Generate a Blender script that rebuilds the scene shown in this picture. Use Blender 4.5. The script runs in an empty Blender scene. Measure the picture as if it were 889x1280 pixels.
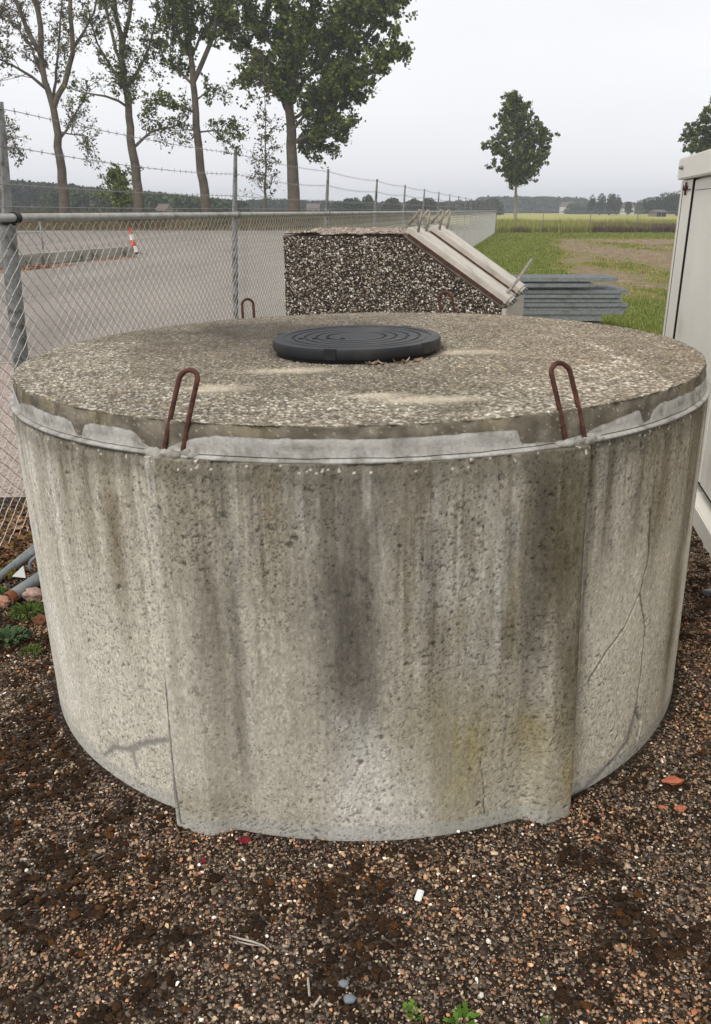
import bpy, math, random
import numpy as np
from mathutils import Vector
random.seed(7)
RNG = np.random.default_rng(7)
C = bpy.context.scene.collection
R_ = math.radians
# ------------------------------------------------------------------ camera, sky, sun, exposure
CAM_H, PITCH, FPX = 1.67, R_(20.1), 1030.0
cam = bpy.data.objects.new('camera', bpy.data.cameras.new('camera')); C.objects.link(cam)
cam.data.sensor_fit = 'VERTICAL'; cam.data.sensor_height = 36.0
cam.data.lens = FPX / 1280 * 36.0
cam.location = (0, 0, CAM_H); cam.rotation_euler = (R_(90) - PITCH, 0, 0)
cam.data.clip_start = 0.05; cam.data.clip_end = 6000
bpy.context.scene.camera = cam
SUN_EL, SUN_AZ = R_(52), R_(215)          # sun behind the camera, a little to the left
world = bpy.data.worlds.new('World'); bpy.context.scene.world = world
world.use_nodes = True
nt = world.node_tree; nt.nodes.clear()
wo = nt.nodes.new('ShaderNodeOutputWorld'); bg = nt.nodes.new('ShaderNodeBackground')
sky = nt.nodes.new('ShaderNodeTexSky'); sky.sky_type = 'NISHITA'; sky.sun_disc = False
sky.sun_elevation = SUN_EL; sky.sun_rotation = SUN_AZ; sky.dust_density = 4.0; sky.air_density = 1.0
hsv = nt.nodes.new('ShaderNodeHueSaturation'); hsv.inputs['Saturation'].default_value = 0.25
mx = nt.nodes.new('ShaderNodeMix'); mx.data_type = 'RGBA'; mx.inputs[0].default_value = 0.88
tcw = nt.nodes.new('ShaderNodeTexCoord'); mpw = nt.nodes.new('ShaderNodeMapping'); mpw.inputs['Scale'].default_value = (1, 1, 4)
now = nt.nodes.new('ShaderNodeTexNoise'); now.inputs['Scale'].default_value = 1.7; now.inputs['Detail'].default_value = 5
crw = nt.nodes.new('ShaderNodeValToRGB')
crw.color_ramp.elements[0].position = 0.25; crw.color_ramp.elements[0].color = (6.9, 7.0, 7.35, 1)
crw.color_ramp.elements[1].position = 0.75; crw.color_ramp.elements[1].color = (7.9, 7.95, 8.1, 1)
nt.links.new(tcw.outputs['Generated'], mpw.inputs[0]); nt.links.new(mpw.outputs[0], now.inputs['Vector'])
nt.links.new(now.outputs['Fac'], crw.inputs[0])
nt.links.new(sky.outputs[0], hsv.inputs['Color']); nt.links.new(hsv.outputs[0], mx.inputs[6]); nt.links.new(crw.outputs[0], mx.inputs[7])
nt.links.new(mx.outputs[2], bg.inputs['Color']); bg.inputs['Strength'].default_value = 0.122
nt.links.new(bg.outputs[0], wo.inputs['Surface'])
sun = bpy.data.objects.new('sun', bpy.data.lights.new('sun', 'SUN')); C.objects.link(sun)
sun.data.energy = 1.5; sun.data.angle = R_(14); sun.data.color = (1.0, 0.965, 0.91)
sd = Vector((math.sin(SUN_AZ) * math.cos(SUN_EL), math.cos(SUN_AZ) * math.cos(SUN_EL), math.sin(SUN_EL)))
sun.rotation_euler = sd.to_track_quat('Z', 'Y').to_euler()
vs = bpy.context.scene.view_settings
vs.view_transform = 'Standard'; vs.look = 'None'; vs.exposure = 0.21; vs.gamma = 1.0; vs.use_curve_mapping = False

# ------------------------------------------------------------------ helpers
def ray(x, y):
    v = (640 - y) / FPX
    return np.array([(x - 444.5) / FPX, math.cos(PITCH) + v * math.sin(PITCH), v * math.cos(PITCH) - math.sin(PITCH)])
def at(x, y, Y):                       # point seen at photo position x, y that stands Y metres away
    d = ray(x, y); t = Y / d[1]
    return np.array([d[0] * t, Y, CAM_H + d[2] * t])
def ground_at(x, y):
    d = ray(x, y); t = -CAM_H / d[2]
    for _ in range(4):
        t = -(CAM_H - zt(d[0] * t, d[1] * t)) / d[2]
    return np.array([d[0] * t, d[1] * t, CAM_H + d[2] * t])
def sstep(a, b, x):
    t = np.clip((x - a) / (b - a), 0, 1); return t * t * (3 - 2 * t)
def zt(x, y):                          # height of the terrain
    x = np.asarray(x, float); y = np.asarray(y, float)
    z = 0.021 * np.clip(x, -2.6, 2.6) * (1 - sstep(4.8, 8.5, y))
    bank = 1.3 * sstep(77.3, 84, y) * (1 - sstep(120, 260, y)) * (1 - sstep(4, 10, x))
    return z + bank
def hsh(ix, iy, seed):
    h = (ix.astype(np.int64) * 374761393 + iy.astype(np.int64) * 668265263 + seed * 1442695041) & 0x7fffffff
    h = ((h ^ (h >> 13)) * 1274126177) & 0x7fffffff
    return ((h ^ (h >> 16)) & 0xffffff) / float(0xffffff)
def vn(x, y, seed=0):
    ix = np.floor(x); iy = np.floor(y); fx = x - ix; fy = y - iy
    fx = fx * fx * (3 - 2 * fx); fy = fy * fy * (3 - 2 * fy)
    a = hsh(ix, iy, seed); b = hsh(ix + 1, iy, seed); c = hsh(ix, iy + 1, seed); d = hsh(ix + 1, iy + 1, seed)
    return (a * (1 - fx) + b * fx) * (1 - fy) + (c * (1 - fx) + d * fx) * fy
def fbm(x, y, seed=0, o=4):
    s = 0; a = 1; t = 0
    for i in range(o):
        s = s + a * vn(x * 2 ** i, y * 2 ** i, seed + i * 17); t += a; a *= 0.55
    return s / t
def voro(x, y, seed=0):                # distance to the nearest cell point, and that cell's random numbers
    ix = np.floor(x); iy = np.floor(y)
    best = np.full(x.shape, 9.0); sec = np.full(x.shape, 9.0); rid = np.zeros(x.shape); rid2 = np.zeros(x.shape)
    for dx in (-1, 0, 1):
        for dy in (-1, 0, 1):
            cx = ix + dx; cy = iy + dy
            px = cx + hsh(cx, cy, seed); py = cy + hsh(cx, cy, seed + 5)
            d = np.hypot(px - x, py - y); m = d < best
            sec = np.where(m, best, np.minimum(sec, d))
            best = np.where(m, d, best)
            rid = np.where(m, hsh(cx, cy, seed + 9), rid); rid2 = np.where(m, hsh(cx, cy, seed + 13), rid2)
    return best, sec, rid, rid2
def tag(o, label=None, cat=None, group=None, kind=None):
    if label: o['label'] = label
    if cat: o['category'] = cat
    if group: o['group'] = group
    if kind: o['kind'] = kind
    return o
def empty(name, loc=(0, 0, 0), rz=0.0):
    o = bpy.data.objects.new(name, None); C.objects.link(o)
    o.location = [float(q) for q in loc]; o.rotation_euler = (0, 0, rz); o.empty_display_size = 0.1
    return o
def mesh_np(name, V, F, mat, parent=None, col=None, smooth=False, extra=None):
    """V (n,3); F (m,k) or list of such arrays; col (n,3) linear colours"""
    V = np.asarray(V, np.float32); Fs = F if isinstance(F, list) else [F]
    me = bpy.data.meshes.new(name)
    me.vertices.add(len(V)); me.vertices.foreach_set('co', V.ravel())
    li = np.concatenate([f.ravel() for f in Fs]).astype(np.int32)
    cnt = np.concatenate([np.full(len(f), f.shape[1]) for f in Fs])
    st = np.concatenate([[0], np.cumsum(cnt)[:-1]]).astype(np.int32)
    me.loops.add(len(li)); me.loops.foreach_set('vertex_index', li)
    me.polygons.add(len(cnt)); me.polygons.foreach_set('loop_start', st)
    try: me.polygons.foreach_set('loop_total', cnt.astype(np.int32))
    except Exception: pass
    me.polygons.foreach_set('use_smooth', np.full(len(cnt), smooth))
    me.update(calc_edges=True)
    if col is not None:
        a = me.attributes.new('tint', 'FLOAT_COLOR', 'POINT')
        cc = np.ones((len(V), 4), np.float32); cc[:, :3] = col; a.data.foreach_set('color', cc.ravel())
    if extra:
        for k, arr in extra.items():
            a = me.attributes.new(k, 'FLOAT', 'POINT'); a.data.foreach_set('value', np.asarray(arr, np.float32))
    me.materials.append(mat)
    o = bpy.data.objects.new(name, me); C.objects.link(o)
    if parent: o.parent = parent
    return o
class MB:
    def __init__(s): s.v = []; s.f = []; s.n = 0; s.c = []
    def add(s, V, F, col=None):
        V = [tuple(map(float, q)) for q in V]
        s.f += [tuple(i + s.n for i in f) for f in F]; s.v += V; s.n += len(V)
        s.c += [col or (1, 1, 1)] * len(V)
    def box(s, c, d, ax=None, bevel=0.0):
        """box centre c, full size d, ax = 3 unit axes; optional bevel"""
        c = np.array(c, float); h = np.array(d, float) / 2
        A = np.eye(3) if ax is None else np.array(ax, float)
        if bevel <= 0:
            V = []
            for i in (-1, 1):
                for j in (-1, 1):
                    for k in (-1, 1): V.append(c + A[0] * i * h[0] + A[1] * j * h[1] + A[2] * k * h[2])
            s.add(V, [(0, 1, 3, 2), (4, 6, 7, 5), (0, 4, 5, 1), (2, 3, 7, 6), (0, 2, 6, 4), (1, 5, 7, 3)]); return
        import bmesh
        bm = bmesh.new(); bmesh.ops.create_cube(bm, size=1)
        for v in bm.verts: v.co = Vector((v.co.x * d[0], v.co.y * d[1], v.co.z * d[2]))
        bmesh.ops.bevel(bm, geom=bm.edges[:], offset=bevel, segments=2, affect='EDGES')
        bm.verts.index_update()
        V = [c + A[0] * v.co.x + A[1] * v.co.y + A[2] * v.co.z for v in bm.verts]
        s.add(V, [tuple(v.index for v in f.verts) for f in bm.faces]); bm.free()
    def tube(s, P, r, n=8, caps=True, closed=False):
        P = [np.array(p, float) for p in P]; m = len(P)
        rr = r if hasattr(r, '__len__') else [r] * m
        V = []; up = None
        for i in range(m):
            a = P[i - 1] if (i > 0 or closed) else P[i]; b = P[(i + 1) % m] if (i < m - 1 or closed) else P[i]
            t = b - a; t = t / (np.linalg.norm(t) + 1e-12)
            if up is None:
                up = np.array([0, 0, 1.0]) if abs(t[2]) < 0.9 else np.array([1.0, 0, 0])
            x = up - t * np.dot(up, t); x /= np.linalg.norm(x) + 1e-12; y = np.cross(t, x); up = x
            for k in range(n):
                q = 2 * math.pi * k / n; V.append(P[i] + rr[i] * (x * math.cos(q) + y * math.sin(q)))
        F = []
        for i in range(m if closed else m - 1):
            j = (i + 1) % m
            for k in range(n): F.append((i * n + k, i * n + (k + 1) % n, j * n + (k + 1) % n, j * n + k))
        if caps and not closed: F.append(tuple(range(n - 1, -1, -1))); F.append(tuple((m - 1) * n + k for k in range(n)))
        s.add(V, F)
    def lathe(s, prof, n=64, c=(0, 0, 0)):
        V = []; F = []; m = len(prof)
        for i in range(n):
            q = 2 * math.pi * i / n
            for (r, z) in prof: V.append((c[0] + r * math.cos(q), c[1] + r * math.sin(q), c[2] + z))
        for i in range(n):
            j = (i + 1) % n
            for k in range(m - 1):
                F.append((i * m + k, j * m + k, j * m + k + 1, i * m + k + 1))
        s.add(V, F)
    def prism(s, pts, depth_vec):
        n = len(pts); V = [np.array(p, float) for p in pts]; V += [p + np.array(depth_vec, float) for p in V]
        s.add(V, [tuple(range(n)), tuple(range(2 * n - 1, n - 1, -1))] + [(i, i + n, (i + 1) % n + n, (i + 1) % n) for i in range(n)])
    def build(s, name, mat, parent=None, smooth=False, angle=None):
        me = bpy.data.meshes.new(name); me.from_pydata(s.v, [], s.f); me.materials.append(mat)
        me.validate()
        import bmesh
        bm = bmesh.new(); bm.from_mesh(me); bmesh.ops.recalc_face_normals(bm, faces=bm.faces[:]); bm.to_mesh(me); bm.free()
        if smooth: me.polygons.foreach_set('use_smooth', [True] * len(me.polygons))
        if angle: me.set_sharp_from_angle(angle=R_(angle))
        o = bpy.data.objects.new(name, me); C.objects.link(o)
        if parent: o.parent = parent
        return o
def children(o): return list(o.children)
def copy_tree(o, parent=None):
    c = o.copy(); C.objects.link(c); c.parent = parent
    for ch in list(o.children): copy_tree(ch, c)
    return c

# ---- materials
def mat(name, col=(0.5, 0.5, 0.5), rough=0.8, metal=0.0, noise=None, bump=None, tint=False, spec=0.3, trans=0.0, var=None, coords='Object'):
    """noise=(scale, amount) brightness mottling; bump=(scale, strength, distance); tint: multiply by the mesh's own colours"""
    m = bpy.data.materials.new(name); m.use_nodes = True; N = m.node_tree; L = N.links
    b = N.nodes['Principled BSDF']; b.inputs['Roughness'].default_value = rough; b.inputs['Metallic'].default_value = metal
    b.inputs['Specular IOR Level'].default_value = spec
    tc = N.nodes.new('ShaderNodeTexCoord'); src = None
    if tint:
        a = N.nodes.new('ShaderNodeAttribute'); a.attribute_name = 'tint'; src = a.outputs['Color']
    else:
        rgb = N.nodes.new('ShaderNodeRGB'); rgb.outputs[0].default_value = (*col, 1); src = rgb.outputs[0]
    if noise:
        n = N.nodes.new('ShaderNodeTexNoise'); n.inputs['Scale'].default_value = noise[0]; n.inputs['Detail'].default_value = 6
        n.inputs['Roughness'].default_value = 0.65
        L.new(tc.outputs[coords], n.inputs['Vector'])
        mr = N.nodes.new('ShaderNodeMapRange'); mr.inputs[1].default_value = 0.3; mr.inputs[2].default_value = 0.7
        mr.inputs[3].default_value = 1 - noise[1]; mr.inputs[4].default_value = 1 + noise[1]
        L.new(n.outputs['Fac'], mr.inputs[0])
        mm = N.nodes.new('ShaderNodeVectorMath'); mm.operation = 'SCALE'
        L.new(src, mm.inputs[0]); L.new(mr.outputs[0], mm.inputs['Scale']); src = mm.outputs[0]
    if var:                                    # second colour in patches (rust, lichen, dirt)
        c2, sc, lo, hi = var
        n = N.nodes.new('ShaderNodeTexNoise'); n.inputs['Scale'].default_value = sc; n.inputs['Detail'].default_value = 5
        L.new(tc.outputs[coords], n.inputs['Vector'])
        mr = N.nodes.new('ShaderNodeMapRange'); mr.inputs[1].default_value = lo; mr.inputs[2].default_value = hi
        L.new(n.outputs['Fac'], mr.inputs[0])
        mi = N.nodes.new('ShaderNodeMix'); mi.data_type = 'RGBA'; L.new(mr.outputs[0], mi.inputs[0])
        L.new(src, mi.inputs[6]); mi.inputs[7].default_value = (*c2, 1); src = mi.outputs[2]
    L.new(src, b.inputs['Base Color'])
    if bump:
        n = N.nodes.new('ShaderNodeTexNoise'); n.inputs['Scale'].default_value = bump[0]; n.inputs['Detail'].default_value = 5
        L.new(tc.outputs[coords], n.inputs['Vector'])
        bp = N.nodes.new('ShaderNodeBump'); bp.inputs['Strength'].default_value = bump[1]; bp.inputs['Distance'].default_value = bump[2]
        L.new(n.outputs['Fac'], bp.inputs['Height']); L.new(bp.outputs[0], b.inputs['Normal'])
    if trans > 0:
        tr = N.nodes.new('ShaderNodeBsdfTranslucent'); ms = N.nodes.new('ShaderNodeMixShader'); ms.inputs[0].default_value = trans
        L.new(src, tr.inputs['Color']); L.new(b.outputs[0], ms.inputs[1]); L.new(tr.outputs[0], ms.inputs[2])
        L.new(ms.outputs[0], N.nodes['Material Output'].inputs['Surface'])
    return m
M = {}
M['rust'] = mat('rust', (0.085, 0.036, 0.026), 0.85, noise=(60, 0.5), bump=(220, 0.6, 0.002), var=((0.16, 0.065, 0.035), 35, 0.55, 0.7))
M['galv'] = mat('galvanised_steel', (0.30, 0.31, 0.315), 0.5, 0.55, noise=(25, 0.25), var=((0.22, 0.22, 0.2), 6, 0.5, 0.7))
M['galv_post'] = mat('weathered_galvanised_post', (0.25, 0.25, 0.24), 0.7, 0.25, noise=(30, 0.35), var=((0.12, 0.115, 0.1), 14, 0.5, 0.62), bump=(90, 0.3, 0.002))
M['wire'] = mat('galvanised_wire', (0.50, 0.49, 0.455), 0.45, 0.35)
M['barb'] = mat('barbed_wire', (0.28, 0.27, 0.25), 0.5, 0.4)
M['rail'] = mat('grey_rail', (0.42, 0.41, 0.38), 0.5, 0.35, noise=(18, 0.25), var=((0.26, 0.25, 0.22), 9, 0.52, 0.66))
M['white_paint'] = mat('white_painted_steel', (0.80, 0.765, 0.68), 0.5, noise=(2.2, 0.05), var=((0.55, 0.50, 0.40), 3.0, 0.62, 0.8), bump=(40, 0.05, 0.001))
M['white_panel'] = mat('white_cladding_panel', (0.78, 0.745, 0.665), 0.55, noise=(1.5, 0.06), var=((0.56, 0.51, 0.42), 2.2, 0.6, 0.8))
M['dark'] = mat('dark_gap', (0.012, 0.011, 0.01), 0.9)
M['beige_conc'] = mat('beige_concrete', (0.50, 0.455, 0.385), 0.85, noise=(14, 0.18), bump=(90, 0.3, 0.003), var=((0.30, 0.27, 0.21), 5, 0.55, 0.72))
M['beige_plank'] = mat('beige_plank', (0.53, 0.485, 0.415), 0.75, noise=(9, 0.14), bump=(60, 0.25, 0.002), var=((0.36, 0.32, 0.26), 7, 0.58, 0.75))
M['beam_conc'] = mat('weathered_concrete_beam', (0.33, 0.305, 0.255), 0.9, noise=(4, 0.3), var=((0.11, 0.11, 0.075), 2.0, 0.5, 0.7))
M['plastic'] = mat('black_plastic', (0.020, 0.021, 0.023), 0.5, noise=(7, 0.3), spec=0.3, bump=(260, 0.12, 0.001), var=((0.06, 0.055, 0.048), 6, 0.54, 0.78))
M['plastic_dark'] = mat('black_plastic_collar', (0.012, 0.013, 0.015), 0.5, noise=(20, 0.2))
M['seal'] = mat('sealing_mortar', (0.36, 0.34, 0.30), 0.85, noise=(26, 0.22), bump=(70, 0.35, 0.004), var=((0.20, 0.18, 0.145), 12, 0.54, 0.70))
M['bark'] = mat('poplar_bark', (0.125, 0.100, 0.072), 0.95, noise=(2.2, 0.35), bump=(6, 0.8, 0.06), var=((0.055, 0.055, 0.035), 0.8, 0.5, 0.7))
M['pale_bark'] = mat('pale_bark', (0.30, 0.27, 0.21), 0.9, noise=(3, 0.25), bump=(9, 0.5, 0.02))
M['leaf'] = mat('leaf', tint=True, rough=0.75, trans=0.30, spec=0.12)
M['far_leaf'] = mat('far_foliage', tint=True, rough=0.9, trans=0.15, spec=0.0)
M['blade'] = mat('grass_blade', tint=True, rough=0.75, trans=0.25, spec=0.1)
M['stone'] = mat('pebble', tint=True, rough=0.62, spec=0.3, noise=(420, 0.18))
M['moss'] = mat('moss', tint=True, rough=1.0, spec=0.05, noise=(260, 0.5), bump=(320, 1.0, 0.006))
M['brick'] = mat('brick_fragment', (0.46, 0.15, 0.08), 0.9, noise=(90, 0.25), bump=(160, 0.5, 0.003))
M['white_shard'] = mat('white_shard', (0.78, 0.78, 0.75), 0.5, noise=(60, 0.06))
M['dead_wood'] = mat('dead_twig', (0.42, 0.37, 0.31), 0.9, noise=(80, 0.25))
M['red_leaf'] = mat('dark_red_leaf', (0.20, 0.012, 0.022), 0.6, trans=0.2)
M['pipe'] = mat('grey_pipe', (0.25, 0.265, 0.265), 0.55, 0.2, noise=(14, 0.25), bump=(80, 0.2, 0.002))
M['plate'] = mat('grey_metal_plate', (0.25, 0.25, 0.27), 0.45, 0.3, noise=(12, 0.15))
M['cone_red'] = mat('cone_red', (0.58, 0.075, 0.03), 0.6); M['cone_white'] = mat('cone_white', (0.75, 0.72, 0.68), 0.6)
M['hoop'] = mat('hoop_metal', (0.30, 0.265, 0.215), 0.7, 0.2, noise=(30, 0.35))
M['rubber'] = mat('black_rubber', (0.04, 0.035, 0.03), 0.8)
M['timber'] = mat('support_timber', (0.20, 0.18, 0.15), 0.9, noise=(12, 0.3))
M['house_wall'] = mat('house_wall', (0.30, 0.24, 0.20), 0.9); M['house_roof'] = mat('house_roof', (0.13, 0.10, 0.09), 0.9)

# ------------------------------------------------------------------ ground sheet
FX0, FY0, FSL = -1.78, 4.40, 0.199         # the long fence: X = FX0 + FSL*(Y-FY0)
def fence_x(y): return FX0 + FSL * (y - FY0)
def axis(lo, hi, step, far, g):
    a = list(np.arange(lo, hi + 1e-6, step)); s = step; x = hi
    up = []
    while x < far: s *= g; x += s; up.append(x)
    return a, up
fa, up = axis(-6, 8, 0.09, 1500, 1.035); _, dn = axis(6, 6, 0.09, 1500, 1.05)
xs = np.array([-q for q in dn[::-1]] + fa + up)
fa, up = axis(-3, 14, 0.09, 4000, 1.022)
ys = np.array([-60, -30, -15, -8, -5] + fa + up)
GX, GY = np.meshgrid(xs, ys); gx = GX.ravel(); gy = GY.ravel()
gz = zt(gx, gy) + 0.006 * (fbm(gx * 3, gy * 3, 3) - 0.5) * (gy < 20)
right = sstep(-0.4, 0.2, gx - fence_x(gy))
# grass beyond the yard on the right, worn dirt patch inside it, fields past the rear fence
edge = 8.6 + 0.8 * (fbm(gx * 0.8, gy * 0.8, 11) - 0.5)
m_grass = right * sstep(-0.25, 0.25, gy - edge)
def dirt_mask(x, y):
    n = fbm(x * 0.45, y * 0.16, 21, 5); n2 = fbm(x * 2.3, y * 0.8, 22, 4)
    inx = sstep(0, 1.2, x - (4.3 + 0.215 * (y - 19.0) + 2.0 * (n2 - 0.5))); iny = sstep(15.5, 20, y + 2 * (n - .5)) * (1 - sstep(52, 56, y))
    k = np.clip(0.90 + (n - 0.5) * 2.8 + (n2 - 0.5) * 1.1, 0, 1)
    return inx * iny * k
m_dirt = dirt_mask(gx, gy) * right
m_field = sstep(68.5, 70, gy) * (gx > 4) + sstep(120, 180, gy) * (gx <= 4)
m_field = np.clip(m_field, 0, 1)
m_bank = sstep(77.0, 77.6, gy) * (gx <= 10) * (1 - sstep(120, 180, gy))
nx = len(xs); ny = len(ys)
idx = np.arange(nx * ny).reshape(ny, nx)
F = np.stack([idx[:-1, :-1].ravel(), idx[:-1, 1:].ravel(), idx[1:, 1:].ravel(), idx[1:, :-1].ravel()], 1)
mg = bpy.data.materials.new('ground'); mg.use_nodes = True; N = mg.node_tree; L = N.links; bs = N.nodes['Principled BSDF']
bs.inputs['Roughness'].default_value = 0.95; bs.inputs['Specular IOR Level'].default_value = 0.1
tc = N.nodes.new('ShaderNodeTexCoord')
def nz(scale, detail=5, vec=None, rough=0.6):
    n = N.nodes.new('ShaderNodeTexNoise'); n.inputs['Scale'].default_value = scale; n.inputs['Detail'].default_value = detail; n.inputs['Roughness'].default_value = rough
    L.new(vec or tc.outputs['Object'], n.inputs['Vector']); return n
def ramp(src, stops):
    r = N.nodes.new('ShaderNodeValToRGB'); e = r.color_ramp.elements
    while len(e) < len(stops): e.new(0.5)
    for k, (p, c) in enumerate(stops): e[k].position = p; e[k].color = (*c, 1)
    L.new(src, r.inputs[0]); return r.outputs[0]
def mixc(f, a, b):
    m = N.nodes.new('ShaderNodeMix'); m.data_type = 'RGBA'
    if isinstance(f, float): m.inputs[0].default_value = f
    else: L.new(f, m.inputs[0])
    for k, q in ((6, a), (7, b)):
        if isinstance(q, tuple): m.inputs[k].default_value = (*q, 1)
        else: L.new(q, m.inputs[k])
    return m.outputs[2]
def att(name):
    a = N.nodes.new('ShaderNodeAttribute'); a.attribute_name = name; return a.outputs['Fac']
vo = N.nodes.new('ShaderNodeTexVoronoi'); vo.inputs['Scale'].default_value = 115; L.new(tc.outputs['Object'], vo.inputs['Vector'])
sep = N.nodes.new('ShaderNodeSeparateColor'); L.new(vo.outputs['Color'], sep.inputs[0])
grav = ramp(sep.outputs[0], [(0.0, (0.018, 0.011, 0.007)), (0.45, (0.048, 0.031, 0.020)), (0.72, (0.085, 0.065, 0.048)), (0.9, (0.17, 0.12, 0.085)), (1.0, (0.34, 0.30, 0.25))])
soil = mixc(nz(2.5, 6).outputs['Fac'], grav, (0.022, 0.016, 0.012))
g1 = ramp(nz(3.5, 6).outputs['Fac'], [(0.3, (0.085, 0.125, 0.022)), (0.5, (0.12, 0.17, 0.034)), (0.7, (0.18, 0.22, 0.06))])
d1 = ramp(nz(2.0, 7, rough=0.7).outputs['Fac'], [(0.3, (0.15, 0.11, 0.07)), (0.5, (0.25, 0.18, 0.12)), (0.7, (0.36, 0.28, 0.20))])
mpf = N.nodes.new('ShaderNodeMapping'); mpf.inputs['Scale'].default_value = (0.3, 1, 1); L.new(tc.outputs['Object'], mpf.inputs[0])
f1 = ramp(nz(0.05, 6, mpf.outputs[0]).outputs['Fac'], [(0.3, (0.24, 0.25, 0.06)), (0.5, (0.34, 0.32, 0.09)), (0.7, (0.36, 0.31, 0.13))])
b1 = ramp(nz(0.7, 6).outputs['Fac'], [(0.35, (0.16, 0.075, 0.04)), (0.5, (0.13, 0.10, 0.05)), (0.65, (0.15, 0.15, 0.06))])
c = mixc(att('grass'), soil, g1); c = mixc(att('dirt'), c, d1); c = mixc(att('field'), c, f1); c = mixc(att('bank'), c, b1)
L.new(c, bs.inputs['Base Color'])
bp = N.nodes.new('ShaderNodeBump'); bp.inputs['Strength'].default_value = 0.9; bp.inputs['Distance'].default_value = 0.008
inv = N.nodes.new('ShaderNodeMath'); inv.operation = 'SUBTRACT'; inv.inputs[0].default_value = 1; L.new(vo.outputs['Distance'], inv.inputs[1])
L.new(inv.outputs[0], bp.inputs['Height']); L.new(bp.outputs[0], bs.inputs['Normal'])
g = mesh_np('ground', np.stack([gx, gy, gz], 1), F, mg, smooth=True, extra={'grass': m_grass, 'dirt': m_dirt, 'field': m_field, 'bank': m_bank})
tag(g, kind='structure')

# pavement beyond the fence (sheets lying on the ground)
def sheet(name, x_of, y0, y1, nyy, nxx, mtl, lift, xl=-110):
    Y = y0 * (y1 / y0) ** (np.linspace(0, 1, nyy)); T = np.linspace(0, 1, nxx) ** 2
    V = []; 
    for y in Y:
        xr = x_of(y); X = xr + (xl - xr) * T
        V.append(np.stack([X, np.full(nxx, y), zt(X, y) + lift + 0.004], 1))
    V = np.concatenate(V); ii = np.arange(nyy * nxx).reshape(nyy, nxx)
    F = np.stack([ii[:-1, 1:].ravel(), ii[:-1, :-1].ravel(), ii[1:, :-1].ravel(), ii[1:, 1:].ravel()], 1)
    return tag(mesh_np(name, V, F, mtl, smooth=True), kind='structure')
def pave_mat(name, ca, cb, seams=True, vscale=90):
    m = bpy.data.materials.new(name); m.use_nodes = True
    global N, L, tc
    N = m.node_tree; L = N.links; b = N.nodes['Principled BSDF']; b.inputs['Roughness'].default_value = 0.9; b.inputs['Specular IOR Level'].default_value = 0.15
    tc = N.nodes.new('ShaderNodeTexCoord')
    mp = N.nodes.new('ShaderNodeMapping'); mp.inputs['Rotation'].default_value = (0, 0, 0.2); mp.inputs['Scale'].default_value = (1, 0.25, 1); L.new(tc.outputs['Object'], mp.inputs[0])
    c = ramp(nz(0.5, 7, mp.outputs[0]).outputs['Fac'], [(0.3, ca), (0.7, cb)])
    v = N.nodes.new('ShaderNodeTexVoronoi'); v.inputs['Scale'].default_value = vscale; L.new(tc.outputs['Object'], v.inputs['Vector'])
    s = N.nodes.new('ShaderNodeSeparateColor'); L.new(v.outputs['Color'], s.inputs[0])
    mr = N.nodes.new('ShaderNodeMapRange'); mr.inputs[3].default_value = 0.6; mr.inputs[4].default_value = 1.35; L.new(s.outputs[0], mr.inputs[0])
    sc = N.nodes.new('ShaderNodeVectorMath'); sc.operation = 'SCALE'; L.new(c, sc.inputs[0]); L.new(mr.outputs[0], sc.inputs['Scale']); c = sc.outputs[0]
    if seams:
        br = N.nodes.new('ShaderNodeTexBrick'); br.inputs['Scale'].default_value = 1.0; br.inputs['Brick Width'].default_value = 9.0; br.inputs['Row Height'].default_value = 5.5
        br.inputs['Mortar Size'].default_value = 0.016; br.inputs['Mortar Smooth'].default_value = 0.3; br.offset = 0.0
        mp2 = N.nodes.new('ShaderNodeMapping'); mp2.inputs['Rotation'].default_value = (0, 0, 0.17); mp2.inputs['Location'].default_value = (0.5, 1.3, 0); L.new(tc.outputs['Object'], mp2.inputs[0]); L.new(mp2.outputs[0], br.inputs['Vector'])
        m2 = N.nodes.new('ShaderNodeMix'); m2.data_type = 'RGBA'; L.new(br.outputs['Fac'], m2.inputs[0]); L.new(c, m2.inputs[6]); m2.inputs[7].default_value = (0.09, 0.08, 0.065, 1); c = m2.outputs[2]
    L.new(c, b.inputs['Base Color'])
    bp = N.nodes.new('ShaderNodeBump'); bp.inputs['Strength'].default_value = 0.4; bp.inputs['Distance'].default_value = 0.004
    L.new(v.outputs['Distance'], bp.inputs['Height']); L.new(bp.outputs[0], b.inputs['Normal'])
    return m
sheet('pavement', lambda y: fence_x(y) - 0.16, 9.55, 77.0, 90, 60, pave_mat('pavement', (0.200, 0.173, 0.147), (0.292, 0.256, 0.222)), 0.0)
sheet('path', lambda y: fence_x(y) - 0.20, 4.95, 9.50, 40, 60, pave_mat('pinkish_paving', (0.29, 0.225, 0.19), (0.37, 0.30, 0.255), False, 60), 0.0, xl=-60)
kb = MB(); 
Yk = 9.525
for i in range(60):
    x1 = fence_x(Yk) - 0.18 - i * 1.0
    kb.box((x1 - 0.49, Yk, float(zt(x1, Yk)) - 0.035), (0.98, 0.05, 0.11))
tag(kb.build('kerb', M['beam_conc']), kind='structure')

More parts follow.
